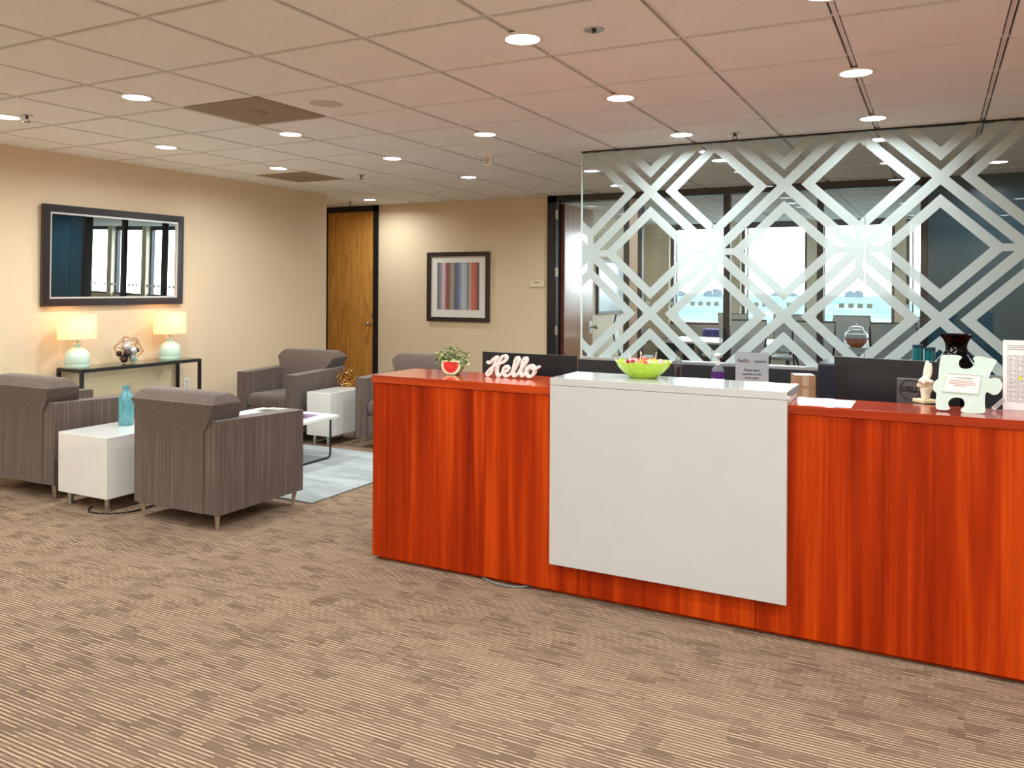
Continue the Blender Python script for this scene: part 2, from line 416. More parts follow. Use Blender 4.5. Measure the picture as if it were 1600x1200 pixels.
# ---- ceiling: slab, tees, tiles
ceiling = struct(MB().box(-8.7, CRX+.15, FY-.15, WY+.2, CE+.05, CE+.16).build('ceiling', mat('concrete_plenum', rgb(150, 146, 140), .9)), 'suspended ceiling of square fissured tiles')
GX0, GY0, TS = -1.0042, 3.5605, 0.6352
i0, i1 = -12, 16; j0, j1 = -12, 17
tee = MB()
for i in range(i0, i1):
    x = GX0+TS*i
    tee.box(x-.0095, x+.0095, FY if x < RX else BY, WY, CE+.010, CE+.018)
for j in range(j0, j1):
    y = GY0+TS*j
    tee.box(-8.55, RX if y < BY else CRX, y-.0095, y+.0095, CE+.0105, CE+.0185)
tee.build('ceiling_grid', tee_m, ceiling)
DIFF = {(-5, 0), (-8, 4)}
tcache = {}; far = MB()
for i in range(i0, i1):
    for j in range(j0, j1):
        g = 0.0175
        x0, x1, y0, y1 = GX0+TS*i+g, GX0+TS*(i+1)-g, GY0+TS*j+g, GY0+TS*(j+1)-g
        lim = WX if y1 < 7.76 else -8.55
        if y0 > BY: lim = CW
        x0, x1 = max(x0, lim), min(x1, RX if y0 < BY else CRX)
        if y0 < BY < y1: y1 = BY
        y0, y1 = max(y0, FY), min(y1, WY)
        if x1-x0 < .05 or y1-y0 < .05 or (i, j) in DIFF: continue
        cx, cy = (x0+x1)/2, (y0+y1)/2
        px, py, d = px_of(cx, cy, CE)
        if d > 1.5 and -160 < px < 1760 and -110 < py and cy < BY:
            key = (round(x1-x0, 3), round(y1-y0, 3))
            if key not in tcache:
                w, h = (x1-x0)/2, (y1-y0)/2
                me = MB().box(-w, w, -h, h, 0, .022).mesh('ceiling_tile', tile_m)
                tcache[key] = me
            link_mesh('ceiling_tile', tcache[key], ceiling, (cx, cy, CE))
        else:
            far.box(x0, x1, y0, y1, CE, CE+.022)
o = far.build('ceiling_tiles', tile_m, ceiling); o['kind'] = 'stuff'

# ---- downlights
trim_me = MB().lathe([(.074, -.0012), (.078, -.006), (.095, -.006), (.101, -.0015), (.101, 0)], 36).mesh('trim_ring', white_trim, True)
lens_me = MB().lathe([(.0001, -.003), (.05, -.003), (.076, -.002)], 32).mesh('lens', lens_m)
lamp_data = bpy.data.lights.new('downlight_lamp', 'AREA'); lamp_data.shape = 'DISK'; lamp_data.size = .15
lamp_data.energy = LAMP_W; lamp_data.color = LAMP_COL; lamp_data.spread = math.radians(165)
def downlight(x, y, label, end=''):
    t = thing('recessed_downlight'+end, label, 'downlight', (x, y, CE), 0, 'recessed ceiling downlights')
    link_mesh('trim_ring', trim_me, t, (0, 0, 0)); link_mesh('lens'+end, lens_me, t, (0, 0, 0))
    l = bpy.data.objects.new('downlight_lamp'+end, lamp_data); COL.objects.link(l); l.parent = t; l.location = (0, 0, -.008)
LB = 'round white recessed downlight glowing in the tiled ceiling'
beh = 'round glowing recessed downlight in the ceiling behind the etched glass'
for x, y, l in [(-1.639, 3.243, 'recessed downlight beside the black recessed sprinkler opening'), (-0.369, 3.243, 'recessed downlight farthest from the etched glass over the puzzle frame end of the desk'), (-1.639, 4.512, 'recessed downlight above the candy bowl on the white counter'), (-0.369, 4.512, 'recessed downlight on a ceiling tee above the monitor with the round logo'), (-2.909, 5.158, 'recessed downlight beside the white exit box on the ceiling'),
                (-1.639, 5.794, 'recessed downlight just in front of the etched glass, beside the dark sprinkler'), (-0.369, 5.773, 'recessed downlight touching a ceiling tee just in front of the etched glass'),
                (-4.181, 3.243, 'recessed downlight at the corner of the larger tan diffuser, in line with the pendent sprinkler'), (-5.451, 3.243, 'recessed downlight right beside the pendent sprinkler near the beige wall'), (-4.181, 4.533, 'recessed downlight just past the larger tan diffuser over the coffee table'), (-5.481, 4.522, 'recessed downlight above the mirror and console table'), (-4.181, 5.783, 'recessed downlight over the armchair that is half hidden by the reception desk'), (-5.502, 5.804, 'recessed downlight at the edge of the smaller tan diffuser'),
                (-4.199, 7.117, 'recessed downlight in front of the framed striped print'), (-6.450, 8.440, 'recessed downlight right above the oak door'),
                (-1.657, 7.106, beh), (-3.074, 8.388, beh), (0.469, 8.232, 'recessed downlight in front of the slate blue wall')]:
    downlight(x, y, l)
for y in (1.97, .70, -.57, -1.84, -3.11):
    for x in (-5.451, -4.18, -1.639, -.369, .901, 2.17): downlight(x, y, LB, '_offscreen')
for y in (3.243, 5.78): downlight(2.17, y, LB, '_offscreen')

# ---- ceiling diffusers
diff_m = mat('tan_diffuser', rgb(150, 128, 106), 0.6, var=0.05)
for (i, j), lab in (((-5, 0), 'square tan air diffuser panel with round centre in the ceiling, the larger one'), ((-8, 4), 'square tan air diffuser panel in the ceiling near the beige wall')):
    x, y = GX0+TS*(i+.5), GY0+TS*(j+.5)
    t = thing('ceiling_diffuser', lab, 'air vent', (x, y, CE))
    MB().box(-.307, .307, -.307, .307, .002, .02, .002).build('panel', diff_m, t)
    MB().lathe([(.0001, -.012), (.05, -.012), (.07, -.006), (.078, .002)], 28).build('center_boss', diff_m, t, True)
t = thing('ceiling_speaker', 'flush round speaker grille in the ceiling beside the tan diffuser', 'speaker', (-3.293, 3.876, CE))
MB().lathe([(.0001, -.003), (.085, -.003), (.1, 0)], 32).build('grille', mat('grille_white', rgb(214, 203, 192), .7, bump=.6, bscale=600), t, True)
# ---- sprinklers
brass = mat('dark_chrome', rgb(70, 62, 58), 0.3, 0.9)
spr = None
for x, y, lab in ((-5.283, 3.272, 'pendent fire sprinkler head beside the lounge downlight near the beige wall'), (-5.080, 6.513, 'small dark fire sprinkler head beyond the tan diffuser'),
                  (-6.836, 8.534, 'small dark fire sprinkler head above the oak door'), (-1.282, 5.908, 'dark fire sprinkler head just in front of the etched glass')):
    if spr is None:
        spr = thing('fire_sprinkler', lab, 'sprinkler', (x, y, CE), 0, 'ceiling sprinklers')
        MB().lathe([(.0001, -.004), (.036, -.004), (.04, 0)], 20).build('escutcheon', steel, spr, True)
        MB().cone((0, 0, -.002), (0, 0, -.022), .009, .008, 10).box(-.013, -.009, -.003, .003, -.045, -.012).box(.009, .013, -.003, .003, -.045, -.012).build('frame', brass, spr)
        MB().lathe([(.0001, -.046), (.02, -.046), (.02, -.043), (.0001, -.043)], 14).build('deflector', brass, spr)
    else:
        c = copy_tree(spr); c.location = (x, y, CE); tag(c, lab, 'sprinkler', 'ceiling sprinklers')
t = thing('recessed_sprinkler', 'round black recessed sprinkler opening in the ceiling beside the desk downlight', 'sprinkler', (-1.309, 3.268, CE))
MB().lathe([(.028, -.001), (.03, -.004), (.043, -.004), (.046, 0)], 24).build('cup_rim', steel, t, True)
MB().lathe([(.0001, -.0008), (.03, -.0008)], 20).build('cup', brass, t)
MB().cone((0, 0, -.001), (0, 0, -.014), .012, .009, 10).build('link', brass, t)
# ---- exit / detector box
t = thing('exit_box', 'small white box with printed label hanging from a round ceiling plate', 'detector', (-3.307, 5.935, CE))
MB().lathe([(.0001, -.022), (.07, -.022), (.085, -.012), (.088, 0)], 28).build('base_plate', white_trim, t, True)
MB().box(-.036, .036, -.022, .022, -.105, -.02, .004).build('label_box', white_satin, t)
for k, z in enumerate((-.045, -.06, -.078)):
    MB().box(-.024, .02-.008*k, -.0226, -.0215, z-.004, z+.004).build('print_line', mat('grey_print', rgb(120, 110, 100), .7), t)

# ---- doors
def hinge(parent, x, y, z):
    MB().box(x-.012, x+.012, y-.006, y+.006, z-.055, z+.055).cone((x+.012, y-.008, z-.055), (x+.012, y-.008, z+.055), .008, .008, 10).build('hinge', steel, parent)
dr = sempty('door_1', 'closed oak veneer door with black metal frame', (0, 0, 0))
MB().box(-7.711, -6.877, BY+.03, BY+.075, .01, 2.527).build('leaf', oak, dr)
MB().box(-7.742, -7.680, BY-.02, BY+.15, 0, CE+.03).box(-6.851, -6.770, BY-.02, BY+.15, 0, CE+.03).box(-7.742, -6.770, BY-.02, BY+.15, 2.516, CE+.03).build('frame', black_m, dr)
k = MB().cone((-6.924, BY+.03, 0.969), (-6.924, BY-.03, 0.969), .013, .013, 12).sphere((-6.924, BY-.045, 0.969), .028, 14, (1, .8, 1)).lathe([(.0001, 0), (.03, 0), (.03, .006), (.0001, .006)], 20, (0, 0, 0))
k.build('knob', steel, dr, True)
# the rose built at the origin is moved onto the leaf
bm_fix = dr.children[-1].data
for v in bm_fix.vertices:
    if abs(v.co.x) < .04 and abs(v.co.y) < .04 and v.co.z < .02: v.co = Vector((-6.924+v.co.x, BY+.03-v.co.z, 0.969+v.co.y))
MB().lathe([(.0001, 0), (.016, 0), (.016, .008), (.0001, .008)], 16).xform(Matrix.Translation((-6.898, BY+.03, 1.084)) @ Matrix.Rotation(PI/2, 4, 'X')).build('deadbolt', steel, dr)

# ---- meeting-room shopfront in the back wall
sf = sempty('window_1', 'black framed glazed screen of the meeting room')
bars = MB(); yb0, yb1 = BY-.012, BY+.06; zh = 2.516
bars.box(-4.215, -4.095, BY-.03, BY+.12, 0, CE+.03).box(-3.235, -3.173, BY-.03, BY+.12, 0, CE+.03).box(-3.069, -3.017, yb0, yb1, 0, CE+.03)
bars.box(-2.084, -2.011, yb0, yb1, .1, CE+.03).box(-1.110, -1.047, yb0, yb1, .1, CE+.03).box(-.141, -.073, BY-.03, BY+.12, 0, CE+.03)
bars.box(-4.215, -.073, BY-.03, BY+.12, zh, CE+.03).box(-3.069, -.073, yb0, yb1, 0, .1)
bars.build('frame', black_m, sf)
MB().box(-3.173, -3.069, BY-.005, BY+.11, 0, CE+.03).build('pier', mat('taupe_pier', rgb(178, 156, 138), .7), sf)
sq_m = film
PN = ((-3.017, -2.084), (-2.011, -1.110), (-1.047, -.141))
for x0, x1 in PN: MB().box(x0, x1, BY+.03, BY+.04, .1, zh).build('pane', pane_m, sf)
xx = -2.98
while xx < -.2:
    for k in range(4):
        a = xx+.089*k
        if any(x0+.01 < a and a+.05 < x1-.01 for x0, x1 in PN):
            MB().box(a, a+.05, BY+.0285, BY+.0295, 1.285, 1.33).build('etched_square', sq_m, sf)
    xx += .521
# open door
dd = sempty('door_2', 'pale wooden door standing open into the meeting room')
leaf_m = wood_material('polished_door_veneer', rgb(150, 104, 72), rgb(172, 124, 88), rgb(190, 142, 104), .22, .5, spec=.5)
MB().box(-4.09, -4.045, BY+.12, BY+1.04, .01, zh-.01).build('leaf', leaf_m, dd)
MB().box(-4.091, -4.0445, BY+.10, BY+.12, .01, zh-.01).build('leaf_edge', mat('red_brown_edge', rgb(96, 44, 30), .5), dd)
for z in (.20, .96, 1.667, 2.365): hinge(dd, -4.09, BY-.032, z)
MB().cone((-4.045, BY+.97, .96), (-3.99, BY+.97, .96), .014, .012, 12).sphere((-3.97, BY+.97, .96), .028, 14).build('handle', steel, dd, True)
MB().box(-4.046, -4.042, BY+.92, BY+1.02, .88, 1.04).build('lock_plate', steel, dd)

# ---- window wall of the meeting room
wn = sempty('window_2', 'wide window wall of the meeting room with dark frames')
piers = [(CW, -4.16), (-3.105, -2.93), (-1.865, -1.71), (-.573, -.417), (.65, .82), (1.9, 2.07), (3.2, 3.37), (4.5, 4.67), (5.8, 5.97), (7.1, 7.27), (8.2, CRX)]
ww = MB().box(CW, CRX, WY, WY+.2, 0, .86)
for a, b_ in piers: ww.box(a, b_, WY-.10, WY+.2, .0, ZT)
struct(ww.build('wall_window', cream_m), 'cream window wall below and between the windows')
fr = MB().box(CW, CRX, WY+.02, WY+.14, 2.50, ZT).box(CW, CRX, WY-.02, WY+.1, .845, .885)
for (a, b_), (c_, d_) in zip(piers, piers[1:]):
    fr.box(b_, b_+.05, WY+.02, WY+.12, .86, 2.55).box(b_+.085, b_+.105, WY+.02, WY+.12, .86, 2.55).box(c_-.05, c_, WY+.02, WY+.12, .86, 2.55)
fr.build('frame', mat('blue_black_frame', rgb(40, 52, 68), .4), wn)
for (a, b_), (c_, d_) in zip(piers, piers[1:]): MB().box(b_, c_, WY+.06, WY+.07, .86, 2.55).build('pane', pane_m, wn)
# ---- outside: wooded land far below, a few distant towers
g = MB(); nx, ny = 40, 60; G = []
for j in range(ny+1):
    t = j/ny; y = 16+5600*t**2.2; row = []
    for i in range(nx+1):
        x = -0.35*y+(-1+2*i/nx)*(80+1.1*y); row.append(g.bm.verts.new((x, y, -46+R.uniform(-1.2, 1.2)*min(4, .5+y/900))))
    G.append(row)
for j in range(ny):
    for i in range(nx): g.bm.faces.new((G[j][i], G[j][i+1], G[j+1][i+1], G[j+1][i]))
struct(g.build('ground', terrain_m, None, True), 'wooded land tinted with painted haze far below the windows')
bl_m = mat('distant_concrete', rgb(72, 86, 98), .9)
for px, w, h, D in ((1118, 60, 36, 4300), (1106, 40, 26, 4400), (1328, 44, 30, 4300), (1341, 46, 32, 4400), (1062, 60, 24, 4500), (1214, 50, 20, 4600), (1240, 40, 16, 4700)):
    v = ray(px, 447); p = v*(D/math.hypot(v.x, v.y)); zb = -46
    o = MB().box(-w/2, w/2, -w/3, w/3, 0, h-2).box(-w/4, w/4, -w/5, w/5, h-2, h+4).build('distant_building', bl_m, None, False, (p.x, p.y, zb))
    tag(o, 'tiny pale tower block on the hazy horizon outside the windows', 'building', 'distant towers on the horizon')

# ---- etched glass screen on a low charcoal wall
struct(MB().box(-2.575, 1.73, GY-.06, GY+.09, 0, .903).build('wall_low', char_m), 'low charcoal wall carrying the etched glass screen')
ws = sempty('wall_glass', 'frameless glass screen with etched geometric bands')
MB().box(-2.575, 1.73, GY-.03, GY+.05, .903, .922).build('bottom_channel', alu, ws)
MB().box(-2.575, 1.73, GY-.012, GY+.03, CE-.012, CE).build('top_channel', black_m, ws)
MB().box(-2.579, -2.571, GY-.004, GY+.016, .922, CE-.012).build('edge_strip', mat('polished_glass_edge', rgb(226, 240, 232), .2), ws)
JN = [-2.571, -1.507, -0.442, 0.641, 1.73]
PX0, PU, PZ0, PV = -0.985, 0.5038, 1.760, 0.4767     # lattice: u=(X-PX0)/PU, v=(Z-PZ0)/PV
def clip(poly, axis, val, keep_less):
    out = []; n = len(poly)
    for k in range(n):
        a, b2 = poly[k], poly[(k+1) % n]
        ia = (a[axis] <= val) == keep_less; ib = (b2[axis] <= val) == keep_less
        if ia: out.append(a)
        if ia != ib:
            t = (val-a[axis])/(b2[axis]-a[axis]); out.append((a[0]+(b2[0]-a[0])*t, a[1]+(b2[1]-a[1])*t))
    return out
W0, R0, R1 = 0.902, 0.577, 0.765
bk = [-1, -W0, -R1, -R0, R0, R1, W0, 1]
polys = []
for i in range(-9, 12):
    for j in range(-9, 12):
        for a in range(7):
            run = None
            for c in range(8):
                on = False
                if c < 7:
                    sm, dm = abs((bk[c]+bk[c+1])/2), abs((bk[a]+bk[a+1])/2); mm = max(sm, dm)
                    on = mm > W0 or R0 < mm < R1
                if on and run is None: run = bk[c]
                if not on and run is not None:
                    polys.append([(2*i+s_, 2*j+d_) for s_, d_ in ((run, bk[a]), (bk[c], bk[a]), (bk[c], bk[a+1]), (run, bk[a+1]))]); run = None
        # hub bars (short plus-shaped bars that join the diamond tips at the hubs)
        q = 0.104
        cu, cv = i+j, i-j
        for sx in (-1, 1):
            # cell centre (u,v)=(cu,cv); hubs lie at odd u, even v
            for ssx, ssd in (((sx, sx)) if cu % 2 == 0 else ((sx, -sx)),):
                for hx in ([(R1, R1-q), (W0, W0-q), (W0, W0), (R1, R1)], [(R1, R1), (W0, W0), (W0-q, W0), (R1-q, R1)]):
                    polys.append([(2*i+ssx*h0, 2*j+ssd*h1) for h0, h1 in hx])
def sd_to_xz(p): u, v = (p[0]+p[1])/2, (p[0]-p[1])/2; return (PX0+PU*u, PZ0+PV*v)
for n_ in range(4):
    x0, x1 = JN[n_]+.002, JN[n_+1]-.002
    pane = MB().box(x0, x1, GY, GY+.012, .922, CE-.006).build('glass_panel', glass, ws)
    fm = MB()
    for p in polys:
        q = [sd_to_xz(c) for c in p]
        if max(c[0] for c in q) < x0 or min(c[0] for c in q) > x1 or max(c[1] for c in q) < .926 or min(c[1] for c in q) > CE: continue
        for ax, val, kl in ((0, x0, False), (0, x1, True), (1, .926, False), (1, CE-.012, True)):
            q = clip(q, ax, val, kl)
            if len(q) < 3: break
        if len(q) >= 3: fm.poly([(c[0], GY-.0015, c[1]) for c in q])
    bmesh.ops.remove_doubles(fm.bm, verts=fm.bm.verts, dist=.0004)
    fm.build('frosted_film', film, pane)

# ================================================================== RECEPTION DESK
DY = 3.61; DTOP = 1.003
dk = thing('reception_desk', 'long cherry wood reception desk with raised white centre section', 'reception desk', (0, 0, 0))
XL, XR = -2.73, 1.45
seams = [XL, -1.513, -0.686, XR]
for a, b_ in zip(seams, seams[1:]):
    MB().box(a+.0015, b_-.0015, DY, DY+.022, .019, .960, .001).build('front_panel', cherry, dk)
MB().box(XL, XL+.022, DY+.022, DY+.40, .014, .960, .001).build('end_panel', cherry, dk)
MB().box(XR-.022, XR, DY+.022, DY+.28, .014, .960, .001).build('end_panel', cherry, dk)
MB().box(XL+.03, XR-.03, DY+.03, DY+.05, 0, .05).build('plinth', cherry, dk)
MB().box(XL-.004, -1.645, DY-.006, DY+.405, .962, DTOP, .0015).build('countertop', cherry_top, dk)
MB().box(-.552, XR+.004, DY-.006, DY+.29, .958, DTOP-.008, .0015).build('countertop', cherry_top, dk)
wf = MB().box(-1.645, -.552, DY-.045, DY-.02, .158, 1.017, .001).build('white_front_panel', white_gloss, dk)
MB().box(-1.60, -.60, DY-.021, DY+.001, .25, .95).build('standoff', char_m, dk)
MB().box(-1.645, -.552, DY-.045, DY+.285, 1.019, 1.053, .001).build('white_counter', white_gloss, dk)
MB().box(-1.64, -.557, DY+.02, DY+.27, .955, 1.0195).build('counter_riser', white_satin, dk)
wd = thing('work_table', 'low cherry work table behind the reception counter', 'table', (0, 0, 0))
MB().box(XL+.06, XR-.06, 4.03, 4.78, .705, .735, .002).build('work_surface', cherry_top, wd)
for a in (XL+.08, -.7, XR-.105): MB().box(a, a+.025, 4.05, 4.75, .0, .705).build('end_panel', cherry, wd)
lc = spline([(-2.05, DY+.02, .008), (-1.98, DY-.015, .006), (-1.9, DY-.03, .006), (-1.82, DY-.012, .006), (-1.78, DY+.03, .008)], 5)
tag(MB().tube(lc, .005, 6).build('floor_cable', mat('grey_cable', rgb(120, 120, 118), .5), None, True), 'grey cable looping out under the reception desk', 'cable')

# back counter along the low wall
bc = thing('back_counter', 'dark low counter against the charcoal wall behind the desk', 'counter', (0, 0, 0))
MB().box(-2.54, .63, 5.55, GY-.062, .70, .735, .002).build('top', char_m, bc)
for a in (-2.54, -1.5, -.46, .6): MB().box(a, a+.025, 5.58, GY-.065, 0, .70).build('side_panel', char_m, bc)

# ---- white paper on the right counter
o = MB().box(-.105, .105, -.12, .115, 0, .0012).build('paper_sheet', mat('white_paper', rgb(246, 244, 244), .6), None, False, (-.415, DY+.145, DTOP-.008))
tag(o, 'white sheet of paper lying on the cherry counter', 'paper')

# ---- monitors
def monitor(name, label, loc, rz, w, h, zc, tilt, logo=False, plate_w=.12, po_=0.0):
    t = thing(name, label, 'monitor', loc, rz)
    body = MB().box(-w/2, w/2, 0, .012, -h/2, h/2, .003).prism([(-w/2+.004, .012), (w/2-.004, .012), (w/2-.07, .036), (-w/2+.07, .036)], 'z', -h/2+.004, h/2-.05)
    M4 = Matrix.Translation((0, 0, zc)) @ Matrix.Rotation(tilt, 4, 'X')
    # local +Y is the screen side; the back faces -Y (towards the visitor)
    flip = Matrix.Diagonal((1, -1, 1, 1))
    body.xform(M4 @ flip).build('housing', blackp_m, t, False)
    MB().box(-w/2+.01, w/2-.01, .0005, .002, -h/2+.01, h/2-.01).xform(M4).build('screen', mat('dark_screen', rgb(8, 9, 12), .1), t)
    MB().box(-w/2+.08, w/2-.02, -.0128, -.0122, h/2-.034, h/2-.031).xform(M4).build('vent_slot', blackp_m, t)
    pl = MB().box(po_-plate_w/2, po_+plate_w/2, -.062, -.034, -.10, .085, .004).xform(M4).build('stand_plate', mat('grey_stand', rgb(92, 88, 86), .4, .3), t)
    MB().box(po_-.035, po_+.035, -.058, -.036, .012-zc, .0).xform(Matrix.Translation((0, 0, zc))).build('stand_neck', mat('grey_stand', rgb(92, 88, 86)), t)
    MB().box(po_-.12, po_+.12, -.16, .06, 0, .012, .003).build('stand_foot', mat('grey_stand', rgb(92, 88, 86)), t)
    if logo:
        lm = mat('logo_black', rgb(10, 10, 10), .4)
        ring = MB()
        pts = [(math.cos(2*PI*k/36)*.043, 0, math.sin(2*PI*k/36)*.043) for k in range(36)]
        ring.tube(pts, .0022, 5, True).xform(M4 @ Matrix.Translation((po_, -.0632, .035))).build('logo_ring', lm, pl)
        me = text_mesh('DELL', .033, lm, .0006, .0012)
        me.transform(M4 @ Matrix.Translation((po_, -.0634, .035)) @ Matrix.Rotation(PI/2, 4, 'X'))
        link_mesh('logo_letters', me, pl)
    return t
monitor('computer_monitor', 'black computer monitor seen from behind, back of the hello sign', (-2.13, 4.32, .735), 0, .62, .35, .185, 0, False, .12)
t = monitor('computer_monitor', 'black computer monitor seen from behind, round DELL logo on its stand', (-.17, 4.22, .735), -.13, .54, .33, .258, 0, True, .115, .075)
# dark tower / small monitor edge beside it
t = thing('office_phone', 'dark desktop computer tower standing on the back counter beside boxes', 'computer', (-.585, 5.75, .735))
t.name = 'computer_tower'
MB().box(-.09, .09, -.18, .18, 0, .27, .008).build('case', blackp_m, t); MB().box(-.085, .085, -.184, -.178, .01, .26, .003).build('front_bezel', mat('navy_bezel', rgb(24, 30, 44), .4), t)

# ---- watermelon planter
p = on_z(707, 585, DTOP)
pl = thing('watermelon_planter', 'watermelon slice shaped ceramic planter with small leafy plant', 'planter', (p.x, p.y, DTOP), .25)
Rr = .058
def arc(r, a0, a1, n=20): return [(r*math.cos(a0+(a1-a0)*k/n), r*math.sin(a0+(a1-a0)*k/n)) for k in range(n+1)]
a0, a1 = math.radians(153), math.radians(387)
zc = .054
shell = [(x, max(zc+z, 0.0)) for x, z in arc(Rr, a0, a1)]
MB().prism(shell, 'y', -.030, .04).build('rind', mat('melon_green', rgb(122, 168, 112), .35, var=.2, scale=30), pl)
MB().prism([(x, max(zc+z, .004)) for x, z in arc(Rr*.93, a0, a1)], 'y', -.0325, -.028).build('pith', mat('melon_cream', rgb(244, 240, 200), .4), pl)
MB().prism([(x, zc+z) for x, z in arc(Rr*.72, a0, a1)], 'y', -.0345, -.030).build('flesh', mat('melon_red', rgb(228, 52, 48), .4, var=.08, scale=40), pl)
sd = MB()
for k in range(9):
    a = math.radians(190+20*k); sd.sphere((Rr*.45*math.cos(a), -.0348, zc+Rr*.5*math.sin(a)), .0022, 6, (1, .4, 1.5))
sd.build('seeds', mat('seed_dark', rgb(60, 20, 18), .4), pl)
leaf_g = MB(); leaf_y = MB()
for k in range(230):
    a = R.uniform(0, 2*PI); rr = .1*math.sqrt(R.random()); z = .078+R.uniform(0, .088)*(1-.45*rr/.1)+(-.03*R.random() if rr > .06 else 0)
    c = Vector((rr*math.cos(a), .005+rr*.5*math.sin(a), z)); q = Matrix.Rotation(R.uniform(0, 6.3), 3, 'Z') @ Matrix.Rotation(R.uniform(-1.2, 1.2), 3, 'X')
    L, W = R.uniform(.009, .016), R.uniform(.0035, .006)
    tgt = leaf_y if k % 3 == 0 else leaf_g
    tgt.poly([c+q @ Vector(v) for v in ((-L, 0, 0), (-L*.3, W, .002), (L*.5, W*.8, .003), (L, 0, -.002), (L*.5, -W*.8, .003), (-L*.3, -W, .002))])
st = MB()
for k in range(22):
    a = R.uniform(0, 6.28); rr = R.uniform(.02, .075)
    st.tube([(0.01*math.cos(a), .005, .06), (rr*.6*math.cos(a), .005+rr*.3*math.sin(a), .09), (rr*math.cos(a), .005+rr*.5*math.sin(a), .09+R.uniform(-.01, .04))], .0009, 4)
st.build('stems', mat('stem_green', rgb(110, 120, 60), .6), pl)
o = leaf_g.build('leaves', mat('leaf_green', rgb(92, 118, 44), .5, var=.3, scale=60), pl); o['kind'] = 'stuff'
o = leaf_y.build('pale_leaves', mat('leaf_cream', rgb(206, 206, 140), .5, var=.15, scale=60), pl); o['kind'] = 'stuff'

# ---- script greeting sign
HYY = 3.86
strokes = [[(862, 258), (890, 270), (935, 222), (985, 190), (962, 260), (932, 340), (905, 402), (872, 432), (852, 410), (880, 368), (932, 318), (995, 282), (1062, 262), (1108, 218), (1100, 180), (1064, 180), (1026, 230), (1000, 300), (982, 370), (990, 425), (1022, 436), (1062, 392)],
           [(1062, 392), (1105, 380), (1135, 342), (1110, 312), (1074, 342), (1066, 400), (1100, 440), (1150, 425), (1190, 385)],
           [(1190, 385), (1225, 335), (1268, 250), (1262, 200), (1237, 215), (1207, 320), (1194, 400), (1215, 440), (1255, 420)],
           [(1255, 420), (1312, 340), (1372, 245), (1366, 206), (1340, 220), (1310, 320), (1298, 400), (1320, 440), (1358, 415)],
           [(1358, 415), (1392, 345), (1428, 304), (1385, 332), (1368, 390), (1392, 442), (1440, 442), (1478, 390), (1470, 325), (1430, 302), (1445, 335), (1490, 345), (1532, 322)]]
hp = on_y(660+1195/8.42, 535+455/8.42, HYY)
hs = thing('hello_sign', 'white script lettering sign reading Hello on the cherry counter', 'sign', (hp.x, HYY, DTOP))
for si, stp in enumerate(strokes):
    pts = []
    for x, y in stp:
        w = on_y(660+x/8.42, 535+y/8.42, HYY); pts.append((w.x-hp.x, 0, w.z-DTOP))
    lo = min(q[2] for q in pts)
    pts = spline([(q[0], 0, max(q[2], .0075)) for q in pts], 5)
    mb = MB(); m = len(pts); hw = .0070
    rings = []
    for i_, q in enumerate(pts):
        tng = (pts[min(i_+1, m-1)]-pts[max(i_-1, 0)]); tng.normalize(); nrm = Vector((-tng.z, 0, tng.x))
        a_, b_ = q+nrm*hw, q-nrm*hw
        dp = .0085+.0006*si+.0024*i_/m
        rings.append([mb.bm.verts.new((v.x, yy, v.z)) for v, yy in ((a_, -dp), (b_, -dp), (b_, dp), (a_, dp))])
    for r1, r2 in zip(rings, rings[1:]):
        for k in range(4): mb.bm.faces.new((r1[k], r1[(k+1) % 4], r2[(k+1) % 4], r2[k]))
    mb.bm.faces.new(rings[0][::-1]); mb.bm.faces.new(rings[-1])
    for q, e_ in ((pts[0], .0088), (pts[-1], .0116)): mb.cone((q.x, -e_-.0006*si, q.z), (q.x, e_, q.z), hw, hw, 12)
    mb.build('letter', white_satin, hs)

# ---- leaf-shaped green candy bowl
bp = on_z(1005, 590, 1.053)
bw = thing('candy_bowl', 'lime green petal shaped bowl full of candy on the white counter', 'bowl', (bp.x, bp.y, 1.053))
lime = mat('lime_glaze', rgb(176, 208, 50), .2, var=.08, scale=10, coat=.4)
NB = 64
bmx = MB(); prof = [(.062, .0), (.068, .004), (.10, .03), (.122, .052), (.134, .074), (.127, .074), (.114, .053), (.09, .03), (.055, .010), (.0005, .010)]
rings = []
for (r, z) in prof:
    ring = []
    for k in range(NB):
        a = 2*PI*k/NB; lob = abs(math.sin(a*5)); rim = (z/.074)**3
        rr = r*(1-.05*(1-lob)**3); zz = z+rim*(.008*lob+.003*math.cos(a*40))
        ring.append(bmx.bm.verts.new((rr*math.cos(a)*1.02, rr*math.sin(a)*.85, zz)))
    rings.append(ring)
for a, b_ in zip(rings, rings[1:]):
    for k in range(NB): bmx.bm.faces.new((a[k], a[(k+1) % NB], b_[(k+1) % NB], b_[k]))
bmx.bm.faces.new(rings[0][::-1])
bmx.build('shell', lime, bw, True)
rb = MB()
for k in range(10):
    a = 2*PI*k/10; pts = []
    for r, z in prof[1:5]:
        pts.append((r*.955*math.cos(a)*1.02, r*.955*math.sin(a)*.85, z))
    rb.tube(spline(pts, 3), .0022, 5)
rb.build('veins', lime, bw)
cols = [('red', (206, 30, 44)), ('yellow', (246, 190, 40)), ('pink', (240, 150, 170)), ('orange', (240, 120, 40)), ('crimson', (170, 20, 60))]
cm = {}
for nme, c in cols:
    wrap = MB().sphere((0, 0, 0), .014, 10, (1.2, 1, .8)); wrap.cone((-.013, 0, 0), (-.026, 0, 0), .003, .011, 8, False).cone((.013, 0, 0), (.026, 0, 0), .003, .011, 8, False)
    cm[nme] = wrap.mesh('candy', mat('candy_'+nme, rgb(*c), .25, var=.1, scale=90, coat=.5), True)
